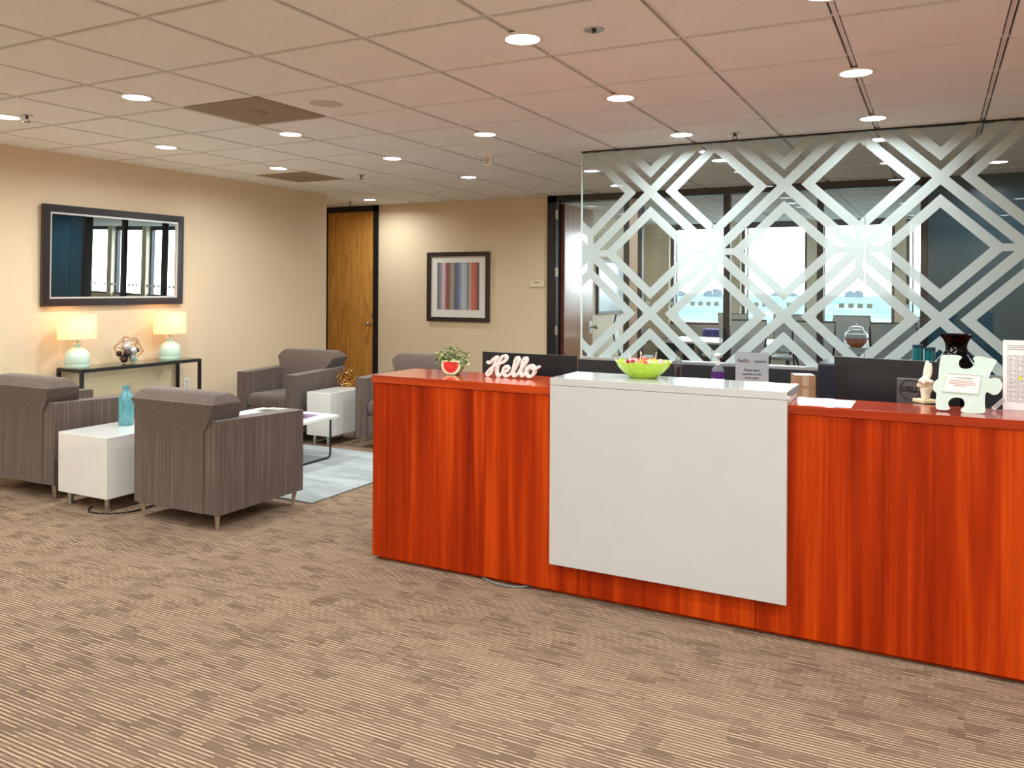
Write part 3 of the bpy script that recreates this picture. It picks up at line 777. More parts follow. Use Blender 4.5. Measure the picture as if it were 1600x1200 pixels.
for k in range(26):
    nme = cols[(k*3+k//5) % 5][0]
    a = k*2.4; rr = .088*math.sqrt((k+.5)/26)
    lvl = .064+.018*(1-rr/.1)+R.uniform(0, .006)
    o = link_mesh('wrapped_candy', cm[nme], None, (bp.x+rr*math.cos(a), bp.y+rr*.83*math.sin(a), 1.053+lvl), (R.uniform(-.4, .4), R.uniform(-.4, .4), R.uniform(0, 3.1)))
    tag(o, nme+' wrapped candy in the lime green bowl', 'candy', 'wrapped candies in the green bowl')
ly = mat('cellophane_white', rgb(245, 235, 228), .2)
for k, (dx, dy, tilt) in enumerate(((-.055, -.03, -.3), (.0, -.045, .25), (.06, .0, .2), (-.02, .03, -.15))):
    o = MB().cone((0, 0, -.03), (0, 0, .03), .0018, .0018, 6).build('lollipop_stick', ly, None, False, (bp.x+dx, bp.y+dy, 1.053+.096)); o.rotation_euler = (.1, tilt, 0)
    tag(o, 'thin white lollipop stick poking out of the green candy bowl', 'lollipop', 'lollipop sticks in the green bowl')

# ---- things on the back counter
BCZ = .735
def bx_at(px, y): return on_y(px, 560, y).x
gl_obj = glass_material('bottle_glass', (.90, .93, .94, 1), .10)
t = thing('glass_bottle', 'small clear empty glass bottle behind the candy bowl', 'bottle', (bx_at(1060, 5.69), 5.69, BCZ))
MB().lathe([(.0005, 0), (.032, 0), (.034, .01), (.034, .19), (.030, .225), (.014, .262), (.013, .30), (.016, .302), (.016, .31), (.012, .31), (.011, .265), (.028, .222), (.031, .19), (.031, .012), (.0005, .01)], 24).build('body', gl_obj, t, True)
t = thing('sanitizer_bottle', 'clear hand sanitizer pump bottle with purple label behind the white counter', 'bottle', (bx_at(1122, 5.64), 5.64, BCZ))
MB().lathe([(.0005, 0), (.042, 0), (.045, .008), (.045, .17), (.038, .20), (.018, .215), (.018, .222), (.0005, .222)], 24, sy=.7).build('body', mat('clear_gel', rgb(150, 150, 160), .1, trans=.5), t, True)
MB().lathe([(.0458, .13), (.0458, .178)], 24, sy=.705).build('purple_label', mat('label_purple', rgb(88, 34, 110), .4), t)
MB().lathe([(.0459, .06), (.0459, .130)], 24, sy=.705).build('white_label', mat('label_white', rgb(220, 216, 224), .5), t)
MB().cone((0, 0, .22), (0, 0, .25), .016, .014, 14).cone((0, 0, .25), (0, 0, .285), .008, .008, 10).box(-.018, .018, -.05, .018, .28, .3, .005).build('pump', white_satin, t)
# delivery sign in acrylic stand
sx = bx_at(1175, 5.66)
t = thing('delivery_sign', 'white printed notice in clear stand asking to leave packages', 'sign', (sx, 5.66, BCZ), .12)
MB().box(-.108, .108, -.0012, .0012, .0, .315).build('sheet', mat('sign_paper', rgb(242, 236, 234), .5), t)
MB().box(-.111, .111, -.005, -.0025, 0, .318).box(-.111, .111, -.07, .02, -.0, .003).build('acrylic_stand', gl_obj, t)
def sign_text(txt, size, m, x, z, par, name, bold=.0004):
    me = text_mesh(txt, size, m, 0, bold); me.transform(Matrix.Translation((x, -.0018, z)) @ Matrix.Rotation(PI/2, 4, 'X')); return link_mesh(name, me, par)
ink = mat('ink_black', rgb(40, 36, 40), .6)
sign_text('Fed', .031, mat('ink_purple', rgb(60, 20, 96), .6), -.072, .257, t, 'logo_letters'); sign_text('Ex', .031, mat('ink_red', rgb(206, 30, 50), .6), -.031, .257, t, 'logo_letters')
sign_text('amazon', .026, ink, .056, .257, t, 'logo_letters')
for k, (tx, s_) in enumerate((('Please leave', .021), ('package at the', .021), ('front desk', .021))): sign_text(tx, s_, ink, 0, .195-.026*k, t, 'print_line')
sign_text('Regus', .021, ink, 0, .10, t, 'print_line', .0008)
# cardboard boxes
kraft = mat('kraft_cardboard', rgb(178, 132, 96), .8, var=.08, scale=14); tape = mat('parcel_tape', rgb(206, 172, 140), .4)
for px, y, z0, h, lab in ((1255, 5.66, BCZ, .10, 'lower brown cardboard box under another box behind the desk'), (1255, 5.66, BCZ+.10, .085, 'brown cardboard box stacked on another box behind the desk')):
    t = thing('cardboard_box', lab, 'box', (bx_at(px, y), y, z0), .35)
    MB().box(-.065, .065, -.07, .07, 0, h, .002).build('carton', kraft, t)
    MB().box(-.02, .02, -.0708, -.07, h*.2, h).box(-.02, .02, -.0708, .0708, h, h+.0006).build('tape', tape, t)
    MB().box(-.062, .062, -.066, .066, h+.0004, h+.0009).build('top_label', mat('label_white', rgb(220, 216, 224)), t)
# tape roll at the sign
o = MB().lathe([(.022, 0), (.034, 0), (.034, .02), (.022, .02), (.022, 0)], 24).xform(Matrix.Rotation(PI/2, 4, 'X')).build('tape_roll', mat('amber_tape', rgb(206, 164, 96), .3), None, True, (bx_at(1186, 5.7), 5.6, BCZ+.034))
tag(o, 'amber roll of tape standing in front of the delivery notice', 'tape')
# teal candles and black vase
teal_g = mat('teal_glass', rgb(14, 104, 108), .2, var=.15, scale=12, coat=.4)
for px, h, lab in ((1434, .40, 'taller teal cylinder bottle behind the monitor'), (1453, .385, 'shorter teal cylinder bottle beside the black vase')):
    t = thing('teal_bottle', lab, 'bottle', (bx_at(px, 5.76), 5.76, BCZ))
    MB().lathe([(.0005, 0), (.03, 0), (.031, .005), (.031, h-.02), (.0005, h-.02)], 20).build('body', teal_g, t, True)
    MB().lathe([(.0005, h-.02), (.0315, h-.02), (.0315, h), (.0005, h)], 20).build('cap', mat('teal_dark', rgb(12, 60, 78), .3), t, True)
vp = Vector((bx_at(1494, 4.55), 4.55))
t = thing('black_vase', 'glossy black flared vase with white speckles standing behind the puzzle frame', 'vase', (vp.x, vp.y, .735))
blackgl = mat('black_glaze', rgb(4, 4, 5), .15, spec=.15)
vprof = [(.0005, 0), (.06, 0), (.075, .02), (.115, .12), (.128, .22), (.126, .30), (.112, .36), (.092, .395), (.065, .428), (.05, .452), (.047, .47), (.050, .49), (.062, .515), (.076, .529), (.078, .532), (.073, .532), (.045, .49), (.042, .46), (.042, .3), (.0005, .3)]
MB().lathe(vprof, 40).build('body', blackgl, t, True)
def vase_r(z):
    for (r0, z0), (r1, z1) in zip(vprof[4:14], vprof[5:14]):
        if z0 <= z <= z1: return r0+(r1-r0)*(z-z0)/(z1-z0)
    return .05
spk = MB()
for k in range(30):
    a = math.radians(R.uniform(238, 272)); z = R.uniform(.405, .475); rr = vase_r(z)+.0004
    spk.sphere((rr*math.cos(a), rr*math.sin(a), z), R.choice((.001, .0014, .0022)), 6)
spk.sphere(((vase_r(.40)+.0004)*math.cos(4.45), (vase_r(.40)+.0004)*math.sin(4.45), .40), .004, 8)
spk.build('speckles', white_satin, t)

# ---- right counter: hand sculpture, puzzle frame, calendar, card
CT = DTOP-.008
hp2 = on_z(1446, 630, CT)
hd = thing('hand_sculpture', 'cream ceramic hand sculpture with crossed fingers on square base', 'sculpture', (hp2.x, hp2.y+.03, CT), math.radians(38))
hand_m = mat('cream_ceramic', rgb(240, 228, 206), .35, var=.04, scale=20)
MB().box(-.037, .037, -.037, .037, 0, .014, .002).build('base', mat('sand_base', rgb(236, 212, 170), .5), hd)
bm = bmesh.new(); sk = bm.verts.layers.skin.verify()
def chain(pts, start=None):
    prev = start; out = []
    for (x, y, z, r) in pts:
        v = bm.verts.new((x, y, z)); v[sk].radius = (r, r)
        if prev: bm.edges.new((prev, v))
        prev = v; out.append(v)
    return out
root = chain([(0, 0, .010, .021), (0, 0, .035, .018), (0, 0, .058, .022), (-.002, 0, .080, .025), (-.002, 0, .098, .022)])
root[0][sk].use_root = True
palm = root[-1]
chain([(.012, 0, .106, .0115), (.017, -.004, .128, .0105), (.018, -.006, .150, .0095), (.016, -.006, .172, .008)], palm)       # index
chain([(.000, .002, .110, .0115), (.004, .006, .132, .0105), (.010, .007, .156, .0095), (.014, .006, .182, .008)], palm)        # middle, laid across
chain([(-.016, -.008, .104, .0105), (-.020, -.022, .110, .0095), (-.018, -.030, .098, .009), (-.012, -.028, .088, .008)], root[3])  # ring, curled
chain([(-.028, -.004, .094, .0095), (-.032, -.016, .100, .0085), (-.029, -.025, .090, .008), (-.022, -.025, .082, .007)], root[3])  # little, curled
chain([(.022, -.010, .078, .011), (.016, -.026, .088, .010), (.000, -.036, .094, .009), (-.012, -.037, .096, .0075)], root[2])      # thumb over them
me = bpy.data.meshes.new('hand'); bm.to_mesh(me); bm.free(); me.materials.append(hand_m)
ho = link_mesh('hand', me, hd)
md = ho.modifiers.new('skin', 'SKIN'); md.use_smooth_shade = True
md = ho.modifiers.new('sub', 'SUBSURF'); md.levels = 2; md.render_levels = 2
dg = bpy.context.evaluated_depsgraph_get(); dg.update()
me2 = bpy.data.meshes.new_from_object(ho.evaluated_get(dg)); ho.modifiers.clear(); ho.data = me2
for pgn in me2.polygons: pgn.use_smooth = True
if not me2.materials: me2.materials.append(hand_m)
else: me2.materials[0] = hand_m

PYY = 3.72
def pzl(x, y): w = on_y(1400+x/6, 500+y/6, PYY); return (w.x, w.z)
out = [(425, 287), (480, 281), (540, 280), (590, 284), (620, 298), (612, 315), (594, 335), (590, 370), (606, 398), (650, 410), (700, 402), (732, 375), (738, 340), (726, 316), (738, 298), (780, 290), (850, 304), (948, 330),
       (915, 400), (872, 492), (900, 500), (930, 492), (975, 505), (1000, 550), (992, 600), (960, 642), (915, 654), (870, 632), (848, 632), (838, 660), (834, 740), (832, 818), (760, 826), (660, 822), (612, 812), (612, 785), (640, 760), (642, 720), (622, 690), (580, 678), (530, 684), (496, 712), (492, 750), (508, 780), (486, 795), (440, 796), (380, 785),
       (372, 720), (378, 640), (350, 610), (348, 560), (372, 520), (395, 500), (404, 400)]
po = [pzl(*q) for q in out]; cxp = sum(q[0] for q in po)/len(po)
zmin = min(q[1] for q in po)
pf = thing('puzzle_frame', 'pale aqua jigsaw piece photo frame holding a printed card', 'photo frame', (cxp, PYY, CT))
aqua = mat('aqua_paint', rgb(206, 224, 214), .4, var=.05, scale=15)
lean = Matrix.Rotation(-.10, 4, 'X')
pw = [(v.x-cxp, v.y-zmin) for v in spline([(x, z, 0) for x, z in po], 3, True)]
mb = MB().prism(pw, 'y', 0, .022)
mb.xform(lean).build('jigsaw_piece', aqua, pf)
wn_ = [pzl(*q) for q in ((468, 436), (806, 462), (768, 650), (430, 622))]; wn_ = [(x-cxp, z-zmin) for x, z in wn_]
card = [pzl(*q) for q in ((478, 450), (796, 474), (764, 634), (440, 608))]; card = [(x-cxp, z-zmin) for x, z in card]
fb = MB()
for k in range(4):
    a, b_, c_, d_ = wn_[k], wn_[(k+1) % 4], card[(k+1) % 4], card[k]
    fb.prism([a, b_, c_, d_], 'y', -.004, .0)
fb.xform(lean).build('window_rim', aqua, pf)
MB().prism(card, 'y', -.0015, .001).xform(lean).build('card', mat('card_white', rgb(240, 236, 230), .5), pf)
pm = mat('faded_pink_ink', rgb(196, 160, 156), .7); gm = mat('faded_grey_ink', rgb(150, 146, 144), .7)
def card_pt(u, v):
    a, b_, c_, d_ = card; t0 = (a[0]+(b_[0]-a[0])*u, a[1]+(b_[1]-a[1])*u); t1 = (d_[0]+(c_[0]-d_[0])*u, d_[1]+(c_[1]-d_[1])*u)
    return (t0[0]+(t1[0]-t0[0])*v, t0[1]+(t1[1]-t0[1])*v)
for u0, u1, v, m_ in ((.25, .80, .22, gm), (.16, .80, .38, pm), (.12, .88, .48, pm), (.12, .90, .58, pm), (.30, .66, .68, pm)):
    MB().prism([card_pt(u0, v-.02), card_pt(u1, v-.02), card_pt(u1, v+.025), card_pt(u0, v+.025)], 'y', -.0022, -.0014).xform(lean).build('print_line', m_, pf)
MB().box(-.02, .02, .0, .006, .02, .16).xform(Matrix.Translation((.02, .07, 0)) @ Matrix.Rotation(.28, 4, 'X')).build('easel_back', mat('easel_grey', rgb(150, 138, 124), .6), pf)
# calendar
cp = on_z(1567, 640, CT)
t = thing('wall_calendar', 'white printed calendar sheet in clear stand on the cherry counter', 'calendar', (cp.x+.105, cp.y, CT))
t.name = 'desk_calendar'
MB().box(-.105, .105, -.001, .001, 0, .285).xform(Matrix.Rotation(-.06, 4, 'X')).build('sheet', mat('sign_paper', rgb(232, 224, 222)), t)
MB().box(-.107, .107, .002, .004, 0, .287).xform(Matrix.Rotation(-.06, 4, 'X')).box(-.107, .107, -.003, .08, 0, .003).build('acrylic_stand', gl_obj, t)
gr = MB(); gx0, gx1, gz0, gz1 = -.088, .088, .035, .222
for k in range(10): z = gz0+(gz1-gz0)*k/9; gr.box(gx0, gx1, -.0018, -.001, z-.0005, z+.0005)
for k in range(8): x = gx0+(gx1-gx0)*k/7; gr.box(x-.0005, x+.0005, -.0018, -.001, gz0, gz1)
gr.xform(Matrix.Rotation(-.06, 4, 'X')).build('grid', ink, t)
dt = MB()
for i in range(7):
    for k in range(9):
        for q in range(3): dt.box(gx0+.004+.0252*i, gx0+.004+.0252*i+R.uniform(.010, .018), -.0016, -.001, gz0+.004+.0208*k+.0055*q, gz0+.006+.0208*k+.0055*q)
dt.xform(Matrix.Rotation(-.06, 4, 'X')).build('day_print', mat('grey_print2', rgb(140, 134, 132), .7), t)
for k in range(3): MB().box(-.09, .0-.01*k, -.0016, -.001, .262-.008*k, .265-.008*k).xform(Matrix.Rotation(-.06, 4, 'X')).build('print_line', gm, t)
sign_lbl = text_mesh('Calendar', .014, ink, 0, .0002); sign_lbl.transform(Matrix.Rotation(-.06, 4, 'X') @ Matrix.Translation((.0, -.0018, .237)) @ Matrix.Rotation(PI/2, 4, 'X')); link_mesh('title', sign_lbl, t)
MB().lathe([(.0001, 0), (.007, 0), (.007, .0006), (.0001, .0006)], 16).xform(Matrix.Rotation(-.06, 4, 'X') @ Matrix.Translation((-.043, -.0012, .131)) @ Matrix.Rotation(PI/2, 4, 'X')).build('yellow_dot', mat('highlighter', rgb(232, 226, 30), .6), t)
# tag card leaning behind
q_ = on_z(1555, 630, CT)
o = MB().box(-.008, .008, -.001, .001, -.03, .03).xform(Matrix.Rotation(.75, 4, 'Y')).build('barcode_tag', mat('tag_white', rgb(214, 208, 210), .5), None, False, (q_.x-.002, 3.85, CT+.027))
tag(o, 'small white tag with lines leaning between the puzzle frame and calendar', 'tag')
bt = MB()
for k in range(7): bt.box(-.005, .005, -.0015, -.001, -.018+.006*k, -.016+.006*k)
bt.xform(Matrix.Rotation(.75, 4, 'Y')).build('bars', ink, o)

# ================================================================== LOUNGE
def loft(mb, levels):
    """levels: (z, half width, y rear, y front); closed smooth-able block"""
    rings = [[mb.bm.verts.new(v) for v in ((-w, yr, z), (w, yr, z), (w, yf, z), (-w, yf, z))] for z, w, yr, yf in levels]
    for a, b_ in zip(rings, rings[1:]):
        for k in range(4): mb.bm.faces.new((a[k], a[(k+1) % 4], b_[(k+1) % 4], b_[k]))
    mb.bm.faces.new(rings[0][::-1]); mb.bm.faces.new(rings[-1]); return mb
def bevel_all(mb, off, seg=3, ang=25):
    es = [e for e in mb.bm.edges if len(e.link_faces) == 2 and e.calc_face_angle(0) > math.radians(ang)]
    bmesh.ops.bevel(mb.bm, geom=es, offset=off, segments=seg, affect='EDGES', profile=.5); return mb
def make_armchair():
    t = thing('armchair', 'x', 'armchair')
    for s_ in (-1, 1):
        x0, x1 = (.252, .375) if s_ > 0 else (-.375, -.252)
        mb = MB(); prof = [(-.365, .10), (.3725, .10), (.3725, .645), (-.365, .668)]
        mb.prism(prof, 'x', x0, x1); bevel_all(mb, .022, 3, 25).build('arm', fabric, t, True)
    MB().box(-.253, .253, -.33, .355, .10, .305, .012).build('seat_base', fabric, t, True)
    mb = MB().box(-.251, .251, -.20, .372, .305, .43, .045, 4)
    for v in mb.bm.verts:
        if v.co.z > .38: v.co.z += .03*math.cos(v.co.x/.251*1.4)*(1 if v.co.y > .1 else .6)
    mb.build('seat_cushion', fabric, t, True)
    mb = loft(MB(), [(.10, .253, -.3725, -.20), (.60, .253, -.3725, -.165), (.655, .30, -.383, -.18), (.77, .362, -.405, -.222)])
    bevel_all(mb, .008, 2).build('back_shell', fabric, t, True)
    mb = loft(MB(), [(.42, .246, -.20, -.095), (.60, .249, -.21, -.120), (.668, .303, -.215, -.135), (.765, .362, -.398, -.172), (.815, .335, -.352, -.215), (.832, .30, -.325, -.245)])
    bevel_all(mb, .024, 4).build('back_cushion', fabric, t, True)
    for sx in (-1, 1):
        for sy in (-1, 1):
            MB().cone((sx*.325, sy*.325, 0), (sx*.335, sy*.335, .105), .011, .023, 4).build('leg', silver_leg, t)
    return t
ch = make_armchair()
spots = [((-4.195, 3.905), 0, 'taupe armchair with its back turned, between white side table and reception desk'),
         ((-5.765, 3.905), 0, 'taupe armchair with its back turned, against the mirror wall beside white side table'),
         ((-5.69, 6.22), PI, 'taupe armchair facing the coffee table from the beige wall corner by the oak door'),
         ((-4.36, 6.37), PI, 'taupe armchair half hidden behind the reception desk below the striped print')]
for k, ((x, y), rz, lab) in enumerate(spots):
    o = ch if k == 0 else copy_tree(ch)
    o.location = (x, y, 0); o.rotation_euler = (0, 0, rz); tag(o, lab, 'armchair', 'lounge armchairs')

def cube_table(x0, x1, y0, y1, lab):
    cx, cy = (x0+x1)/2, (y0+y1)/2; w, d = (x1-x0)/2, (y1-y0)/2
    t = thing('cube_side_table', lab, 'side table', (cx, cy, 0), 0, 'white cube side tables')
    MB().box(-w, w, -d, d, .088, .492, .004).build('cube', mat('white_lacquer', rgb(226, 222, 217), .15, coat=.4), t)
    for sx in (-1, 1):
        for sy in (-1, 1):
            MB().lathe([(.0005, 0), (.026, 0), (.026, .008), (.018, .012), (.018, .089), (.0005, .089)], 18).build('leg', steel, t, True, (sx*(w-.06), sy*(d-.05), 0))
    return t
cube_table(-5.278, -4.778, 3.495, 4.08, 'white gloss cube side table carrying the teal bottle, between two armchairs')
cube_table(-5.245, -4.965, 5.92, 6.42, 'white gloss cube side table carrying the gold ornament, beside the oak door')
lc = spline([(-5.02, 3.56, .006), (-4.9, 3.46, .006), (-4.75, 3.50, .006), (-4.66, 3.62, .006), (-4.7, 3.85, .006), (-4.9, 4.1, .006)], 6)
tag(MB().tube(lc, .005, 6).build('power_cord', mat('black_cord', rgb(18, 18, 18), .5), None, True), 'black power cord lying on the carpet under the white cube table', 'cord')
# teal ribbed bottle
p = on_z(197, 664, .492)
t = thing('teal_vase', 'tall teal ribbed ceramic bottle vase on the white cube table', 'vase', (p.x, p.y, .492))
MB().lathe([(.0005, 0), (.046, 0), (.05, .006), (.051, .16), (.050, .185), (.043, .21), (.026, .236), (.0205, .25), (.021, .262), (.027, .274), (.027, .279), (.019, .279), (.016, .25), (.0005, .245)], 60, rib=.02, nrib=20).build('body', mat('teal_ceramic', rgb(88, 150, 158), .3, var=.25, scale=40, coat=.3, stretch=(1, 1, .3)), t, True)
# gold ornament
p = on_z(541, 604, .492)
t = thing('gold_ornament', 'openwork gold petal sphere ornament on the white cube table', 'ornament', (p.x, p.y, .492))
gold = mat('gold_metal', rgb(206, 150, 70), .25, 1.0, var=.15, scale=30)
mb = MB(); rr = .085
for k in range(46):
    z = 1-2*(k+.5)/46; a = k*2.39996; q = Vector((math.sqrt(1-z*z)*math.cos(a), math.sqrt(1-z*z)*math.sin(a), z))
    e1 = q.orthogonal().normalized(); e2 = q.cross(e1)
    pts = [q*rr+(e1*math.cos(2*PI*j/9)+e2*math.sin(2*PI*j/9))*.019 for j in range(9)]
    mb.tube([v+Vector((0, 0, rr+.004)) for v in pts], .0036, 4, True)
mb.build('petal_shell', gold, t, True)
MB().ico((0, 0, rr+.004), .05, 1).build('core', mat('amber_core', rgb(150, 92, 30), .3, .8), t)
# rug
o = MB().box(-5.95, -3.77, 4.31, 5.86, .001, .012, .004).build('area_rug', rug_m); tag(o, 'pale grey area rug with faint brushed pattern under the coffee table', 'rug')
# coffee table
RZ = .012
ct = thing('coffee_table', 'white topped coffee table with thin black sled legs on the rug', 'coffee table', (-4.985, 5.07, RZ))
MB().box(-.44, .44, -.50, .47, .343, .37, .004).build('top', white_satin, ct)
for sx in (-1, 1):
    x = sx*.385
    MB().tube([(x, -.42, .344), (x, -.42, .04), (x, -.41, .018), (x, -.39, .0095), (x, .39, .0095), (x, .41, .018), (x, .42, .04), (x, .42, .344)], .0085, 8).build('sled_leg', black_m, ct, True)
mags = [((-5.22, 4.78), .3, (140, 66, 60), 'red brown magazine on the coffee table'), ((-5.02, 5.17), -.25, (120, 136, 160), 'pale blue grey magazine on the coffee table'), ((-4.74, 5.27), .2, (150, 120, 160), 'lilac magazine on the coffee table near the gold ornament'), ((-5.2, 5.42), .1, (225, 222, 216), 'white magazine on the coffee table')]
for (x, y), rz, c, lab in mags:
    t = thing('magazine', lab, 'magazine', (x, y, RZ+.37), rz, 'magazines on the coffee table')
    MB().box(-.105, .105, -.135, .135, 0, .006, .001).build('pages', white_satin, t)
    MB().box(-.105, .105, -.1355, .135, .006, .0072).build('cover', mat('cover_%d' % c[0], rgb(*c), .25, var=.35, scale=9), t)
    MB().box(-.08, .06, -.10, .03, .0072, .0076).build('cover_picture', mat('coverpic_%d' % c[0], rgb(c[0]//2, c[1]//2, c[2]//2), .3, var=.6, scale=22), t)

# console table with glass top
CY0, CY1, CX0, CX1, CZ = 4.30, 5.53, -6.52, -6.20, .795
cn = thing('console_table', 'narrow console table with glass top and black metal frame under the mirror', 'console table', (0, 0, 0))
for x in (CX0+.012, CX1-.012):
    for y in (CY0+.012, CY1-.012): MB().box(x-.0125, x+.0125, y-.0125, y+.0125, 0, CZ-.008).build('leg', black_m, cn)
MB().box(CX0, CX1, CY0, CY0+.025, CZ-.033, CZ-.008).box(CX0, CX1, CY1-.025, CY1, CZ-.033, CZ-.008).box(CX0, CX0+.025, CY0, CY1, CZ-.033, CZ-.008).box(CX1-.025, CX1, CY0, CY1, CZ-.033, CZ-.008).build('rail', black_m, cn)
MB().box(CX0+.002, CX1-.002, CY0+.002, CY1-.002, CZ-.008, CZ).build('glass_top', glass_material('green_glass', (.86, .93, .89, 1), .12), cn)
# table lamps
ceramic = mat('celadon_ceramic', rgb(206, 226, 208), .3, var=.05, scale=10, coat=.3)
def lamp(y, lab):
    t = thing('table_lamp', lab, 'lamp', (-6.356, y, CZ), 0, 'table lamps on the console')
    MB().lathe([(.0005, 0), (.09, 0), (.097, .008), (.098, .025), (.094, .028), (.098, .034), (.097, .09), (.088, .125), (.066, .152), (.038, .166), (.025, .172), (.025, .183), (.034, .192), (.034, .2), (.0005, .203)], 40).build('base', ceramic, t, True)
    MB().cone((0, 0, .2), (0, 0, .30), .006, .006, 8).build('stem', steel, t)
    sh = MB(); n = 48; zz0, zz1 = .24, .44
    for r in (.165, .163):
        ring0 = [sh.bm.verts.new((r*.62*math.cos(2*PI*k/n), r*math.sin(2*PI*k/n), zz0)) for k in range(n)]
        ring1 = [sh.bm.verts.new((r*.62*math.cos(2*PI*k/n), r*math.sin(2*PI*k/n), zz1)) for k in range(n)]
        for k in range(n): sh.bm.faces.new((ring0[k], ring0[(k+1) % n], ring1[(k+1) % n], ring1[k]))
        break
    sh.build('shade', shade_m, t, True)
    MB().sphere((0, 0, .325), .026, 12, (1, 1, 1.25)).build('bulb', mat('warm_bulb', rgb(255, 240, 210), .5, emit=(1, .72, .38, 1), estr=3.0), t, True)
    ld = bpy.data.lights.new('bulb_light', 'POINT'); ld.energy = 1.9; ld.color = (1, .46, .13); ld.shadow_soft_size = .03
    lo = bpy.data.objects.new('bulb_light', ld); COL.objects.link(lo); lo.parent = t; lo.location = (0, 0, .36)
lamp(4.371, 'celadon table lamp with lit cream drum shade at the armchair end of the console')
lamp(5.298, 'celadon table lamp with lit cream drum shade at the oak door end of the console')
# wire polyhedron with balls
pc = Vector((-6.356, 4.86, CZ+.118))
t = thing('wire_polyhedron', 'copper wire polyhedron holding ornament balls on the console', 'ornament', (pc.x, pc.y, CZ))
tmp = bmesh.new(); bmesh.ops.create_icosphere(tmp, subdivisions=1, radius=.122)
bmesh.ops.transform(tmp, matrix=Matrix.Translation((0, 0, .12)) @ Matrix.Rotation(.36, 4, 'X') @ Matrix.Rotation(.3, 4, 'Z'), verts=tmp.verts)
mb = MB()
for e in tmp.edges: mb.cone(e.verts[0].co, e.verts[1].co, .0022, .0022, 6)
for v in tmp.verts: mb.sphere(v.co, .0035, 6)
tmp.free(); mb.build('wire_frame', mat('copper_wire', rgb(186, 112, 60), .3, 1.0), t)
pal = {'silver': mat('ball_silver', rgb(196, 204, 198), .35, .3, var=.25, scale=60), 'black': mat('ball_black', rgb(34, 26, 28), .35, .2, var=.3, scale=40), 'plum': mat('ball_plum', rgb(62, 36, 46), .3, .2, var=.3, scale=40), 'mint': mat('ball_mint', rgb(160, 188, 184), .35, .2, var=.25, scale=50)}
balls = [(.0, -.045, .035, .030, 'black'), (.02, -.028, .088, .033, 'plum'), (.0, -.022, .142, .036, 'silver'), (-.03, .012, .16, .028, 'silver'), (.01, .033, .108, .036, 'silver'), (.02, .034, .040, .034, 'mint'), (-.03, .062, .062, .030, 'silver'), (-.035, -.07, .085, .024, 'black'), (.0, .082, .108, .021, 'black'), (-.05, -.005, .045, .032, 'black')]
names = {'silver': 'silvery textured', 'black': 'black', 'plum': 'dark plum', 'mint': 'pale mint'}
for x, y, z, r, c in balls:
    mb = MB().ico((0, 0, 0), r*1.04, 3)
    o = mb.build('ornament_ball', pal[c], None, True, (pc.x+x, pc.y+y, CZ+z)); tag(o, names[c]+' ornament ball inside the copper wire polyhedron', 'ball', 'ornament balls in the wire polyhedron')
# mirror (hung with a slight forward tilt)
mr = thing('wall_mirror', 'large rectangular mirror in a dark espresso frame above the console', 'mirror', (WX+.012, 4.869, 1.73))
MY, MZ = .705, .424
def frame_bar(pts): pass
def mitre_frame(w, h, fw, d0, d1, name, m, par, bev=.006):
    """frame in the local YZ plane facing +X: outer half sizes w,h; bar width fw; from depth d0 to d1"""
    mb = MB()
    O = [(-w, -h), (w, -h), (w, h), (-w, h)]; I = [(-w+fw, -h+fw), (w-fw, -h+fw), (w-fw, h-fw), (-w+fw, h-fw)]
    for k in range(4):
        a, b_, c_, d_ = O[k], O[(k+1) % 4], I[(k+1) % 4], I[k]
        mb.prism([a, b_, c_, d_], 'x', d0, d1)
    return mb.build(name, m, par)
mitre_frame(MY, MZ, .062, 0, .032, 'frame', dark_frame, mr)
mitre_frame(MY-.061, MZ-.061, .016, .004, .026, 'silver_lip', mat('silver_lip', rgb(220, 212, 200), .3, .6), mr)
MB().box(.003, .012, -MY+.07, MY-.07, -MZ+.07, MZ-.07).build('mirror_glass', mirror_m, mr)
mr.rotation_euler = (0, math.radians(.95), math.radians(.13))
# wall outlet and thermostat plate
t = thing('wall_outlet', 'small white electrical outlet plate low on the mirror wall', 'outlet', (WX, 5.65, .52))
MB().box(0, .008, -.035, .035, -.055, .055, .002).build('plate', white_trim, t); MB().box(.008, .012, -.016, .016, .006, .036).box(.008, .012, -.016, .016, -.036, -.006).build('socket', mat('ivory', rgb(222, 212, 196), .5), t)
t = thing('room_sign', 'small beige room sign plate beside the open meeting room door', 'sign', (-4.363, BY, 1.524))
MB().box(-.1, .1, -.012, 0, -.045, .045, .003).build('plate', mat('beige_plate', rgb(226, 206, 172), .5), t)
MB().box(-.085, .085, -.0135, -.0115, -.03, .032, .001).build('insert', mat('beige_insert', rgb(236, 220, 188), .5), t)
MB().box(-.04, .04, -.0142, -.0133, .012, .02).build('print_line', mat('brown_ink', rgb(120, 96, 70), .7), t)
# framed striped print
fp = thing('framed_print', 'square dark framed print of painted vertical stripes on the beige wall', 'picture', (-5.493, BY-.001, 1.482))
W_, H_ = .469, .45
mb = MB()
O = [(-W_, -H_), (W_, -H_), (W_, H_), (-W_, H_)]; fw = .055; I = [(-W_+fw, -H_+fw), (W_-fw, -H_+fw), (W_-fw, H_-fw), (-W_+fw, H_-fw)]
for k in range(4):
    a, b_, c_, d_ = O[k], O[(k+1) % 4], I[(k+1) % 4], I[k]; mb.prism([a, b_, c_, d_], 'y', -.032, 0)
mb.build('frame', dark_frame, fp)
MB().box(-W_+.05, W_-.05, -.012, -.002, -H_+.05, H_-.05).build('mat_board', mat_board, fp)
MB().box(-.318, .318, -.0135, -.0115, -.297, .313).build('print', stripe_print, fp)

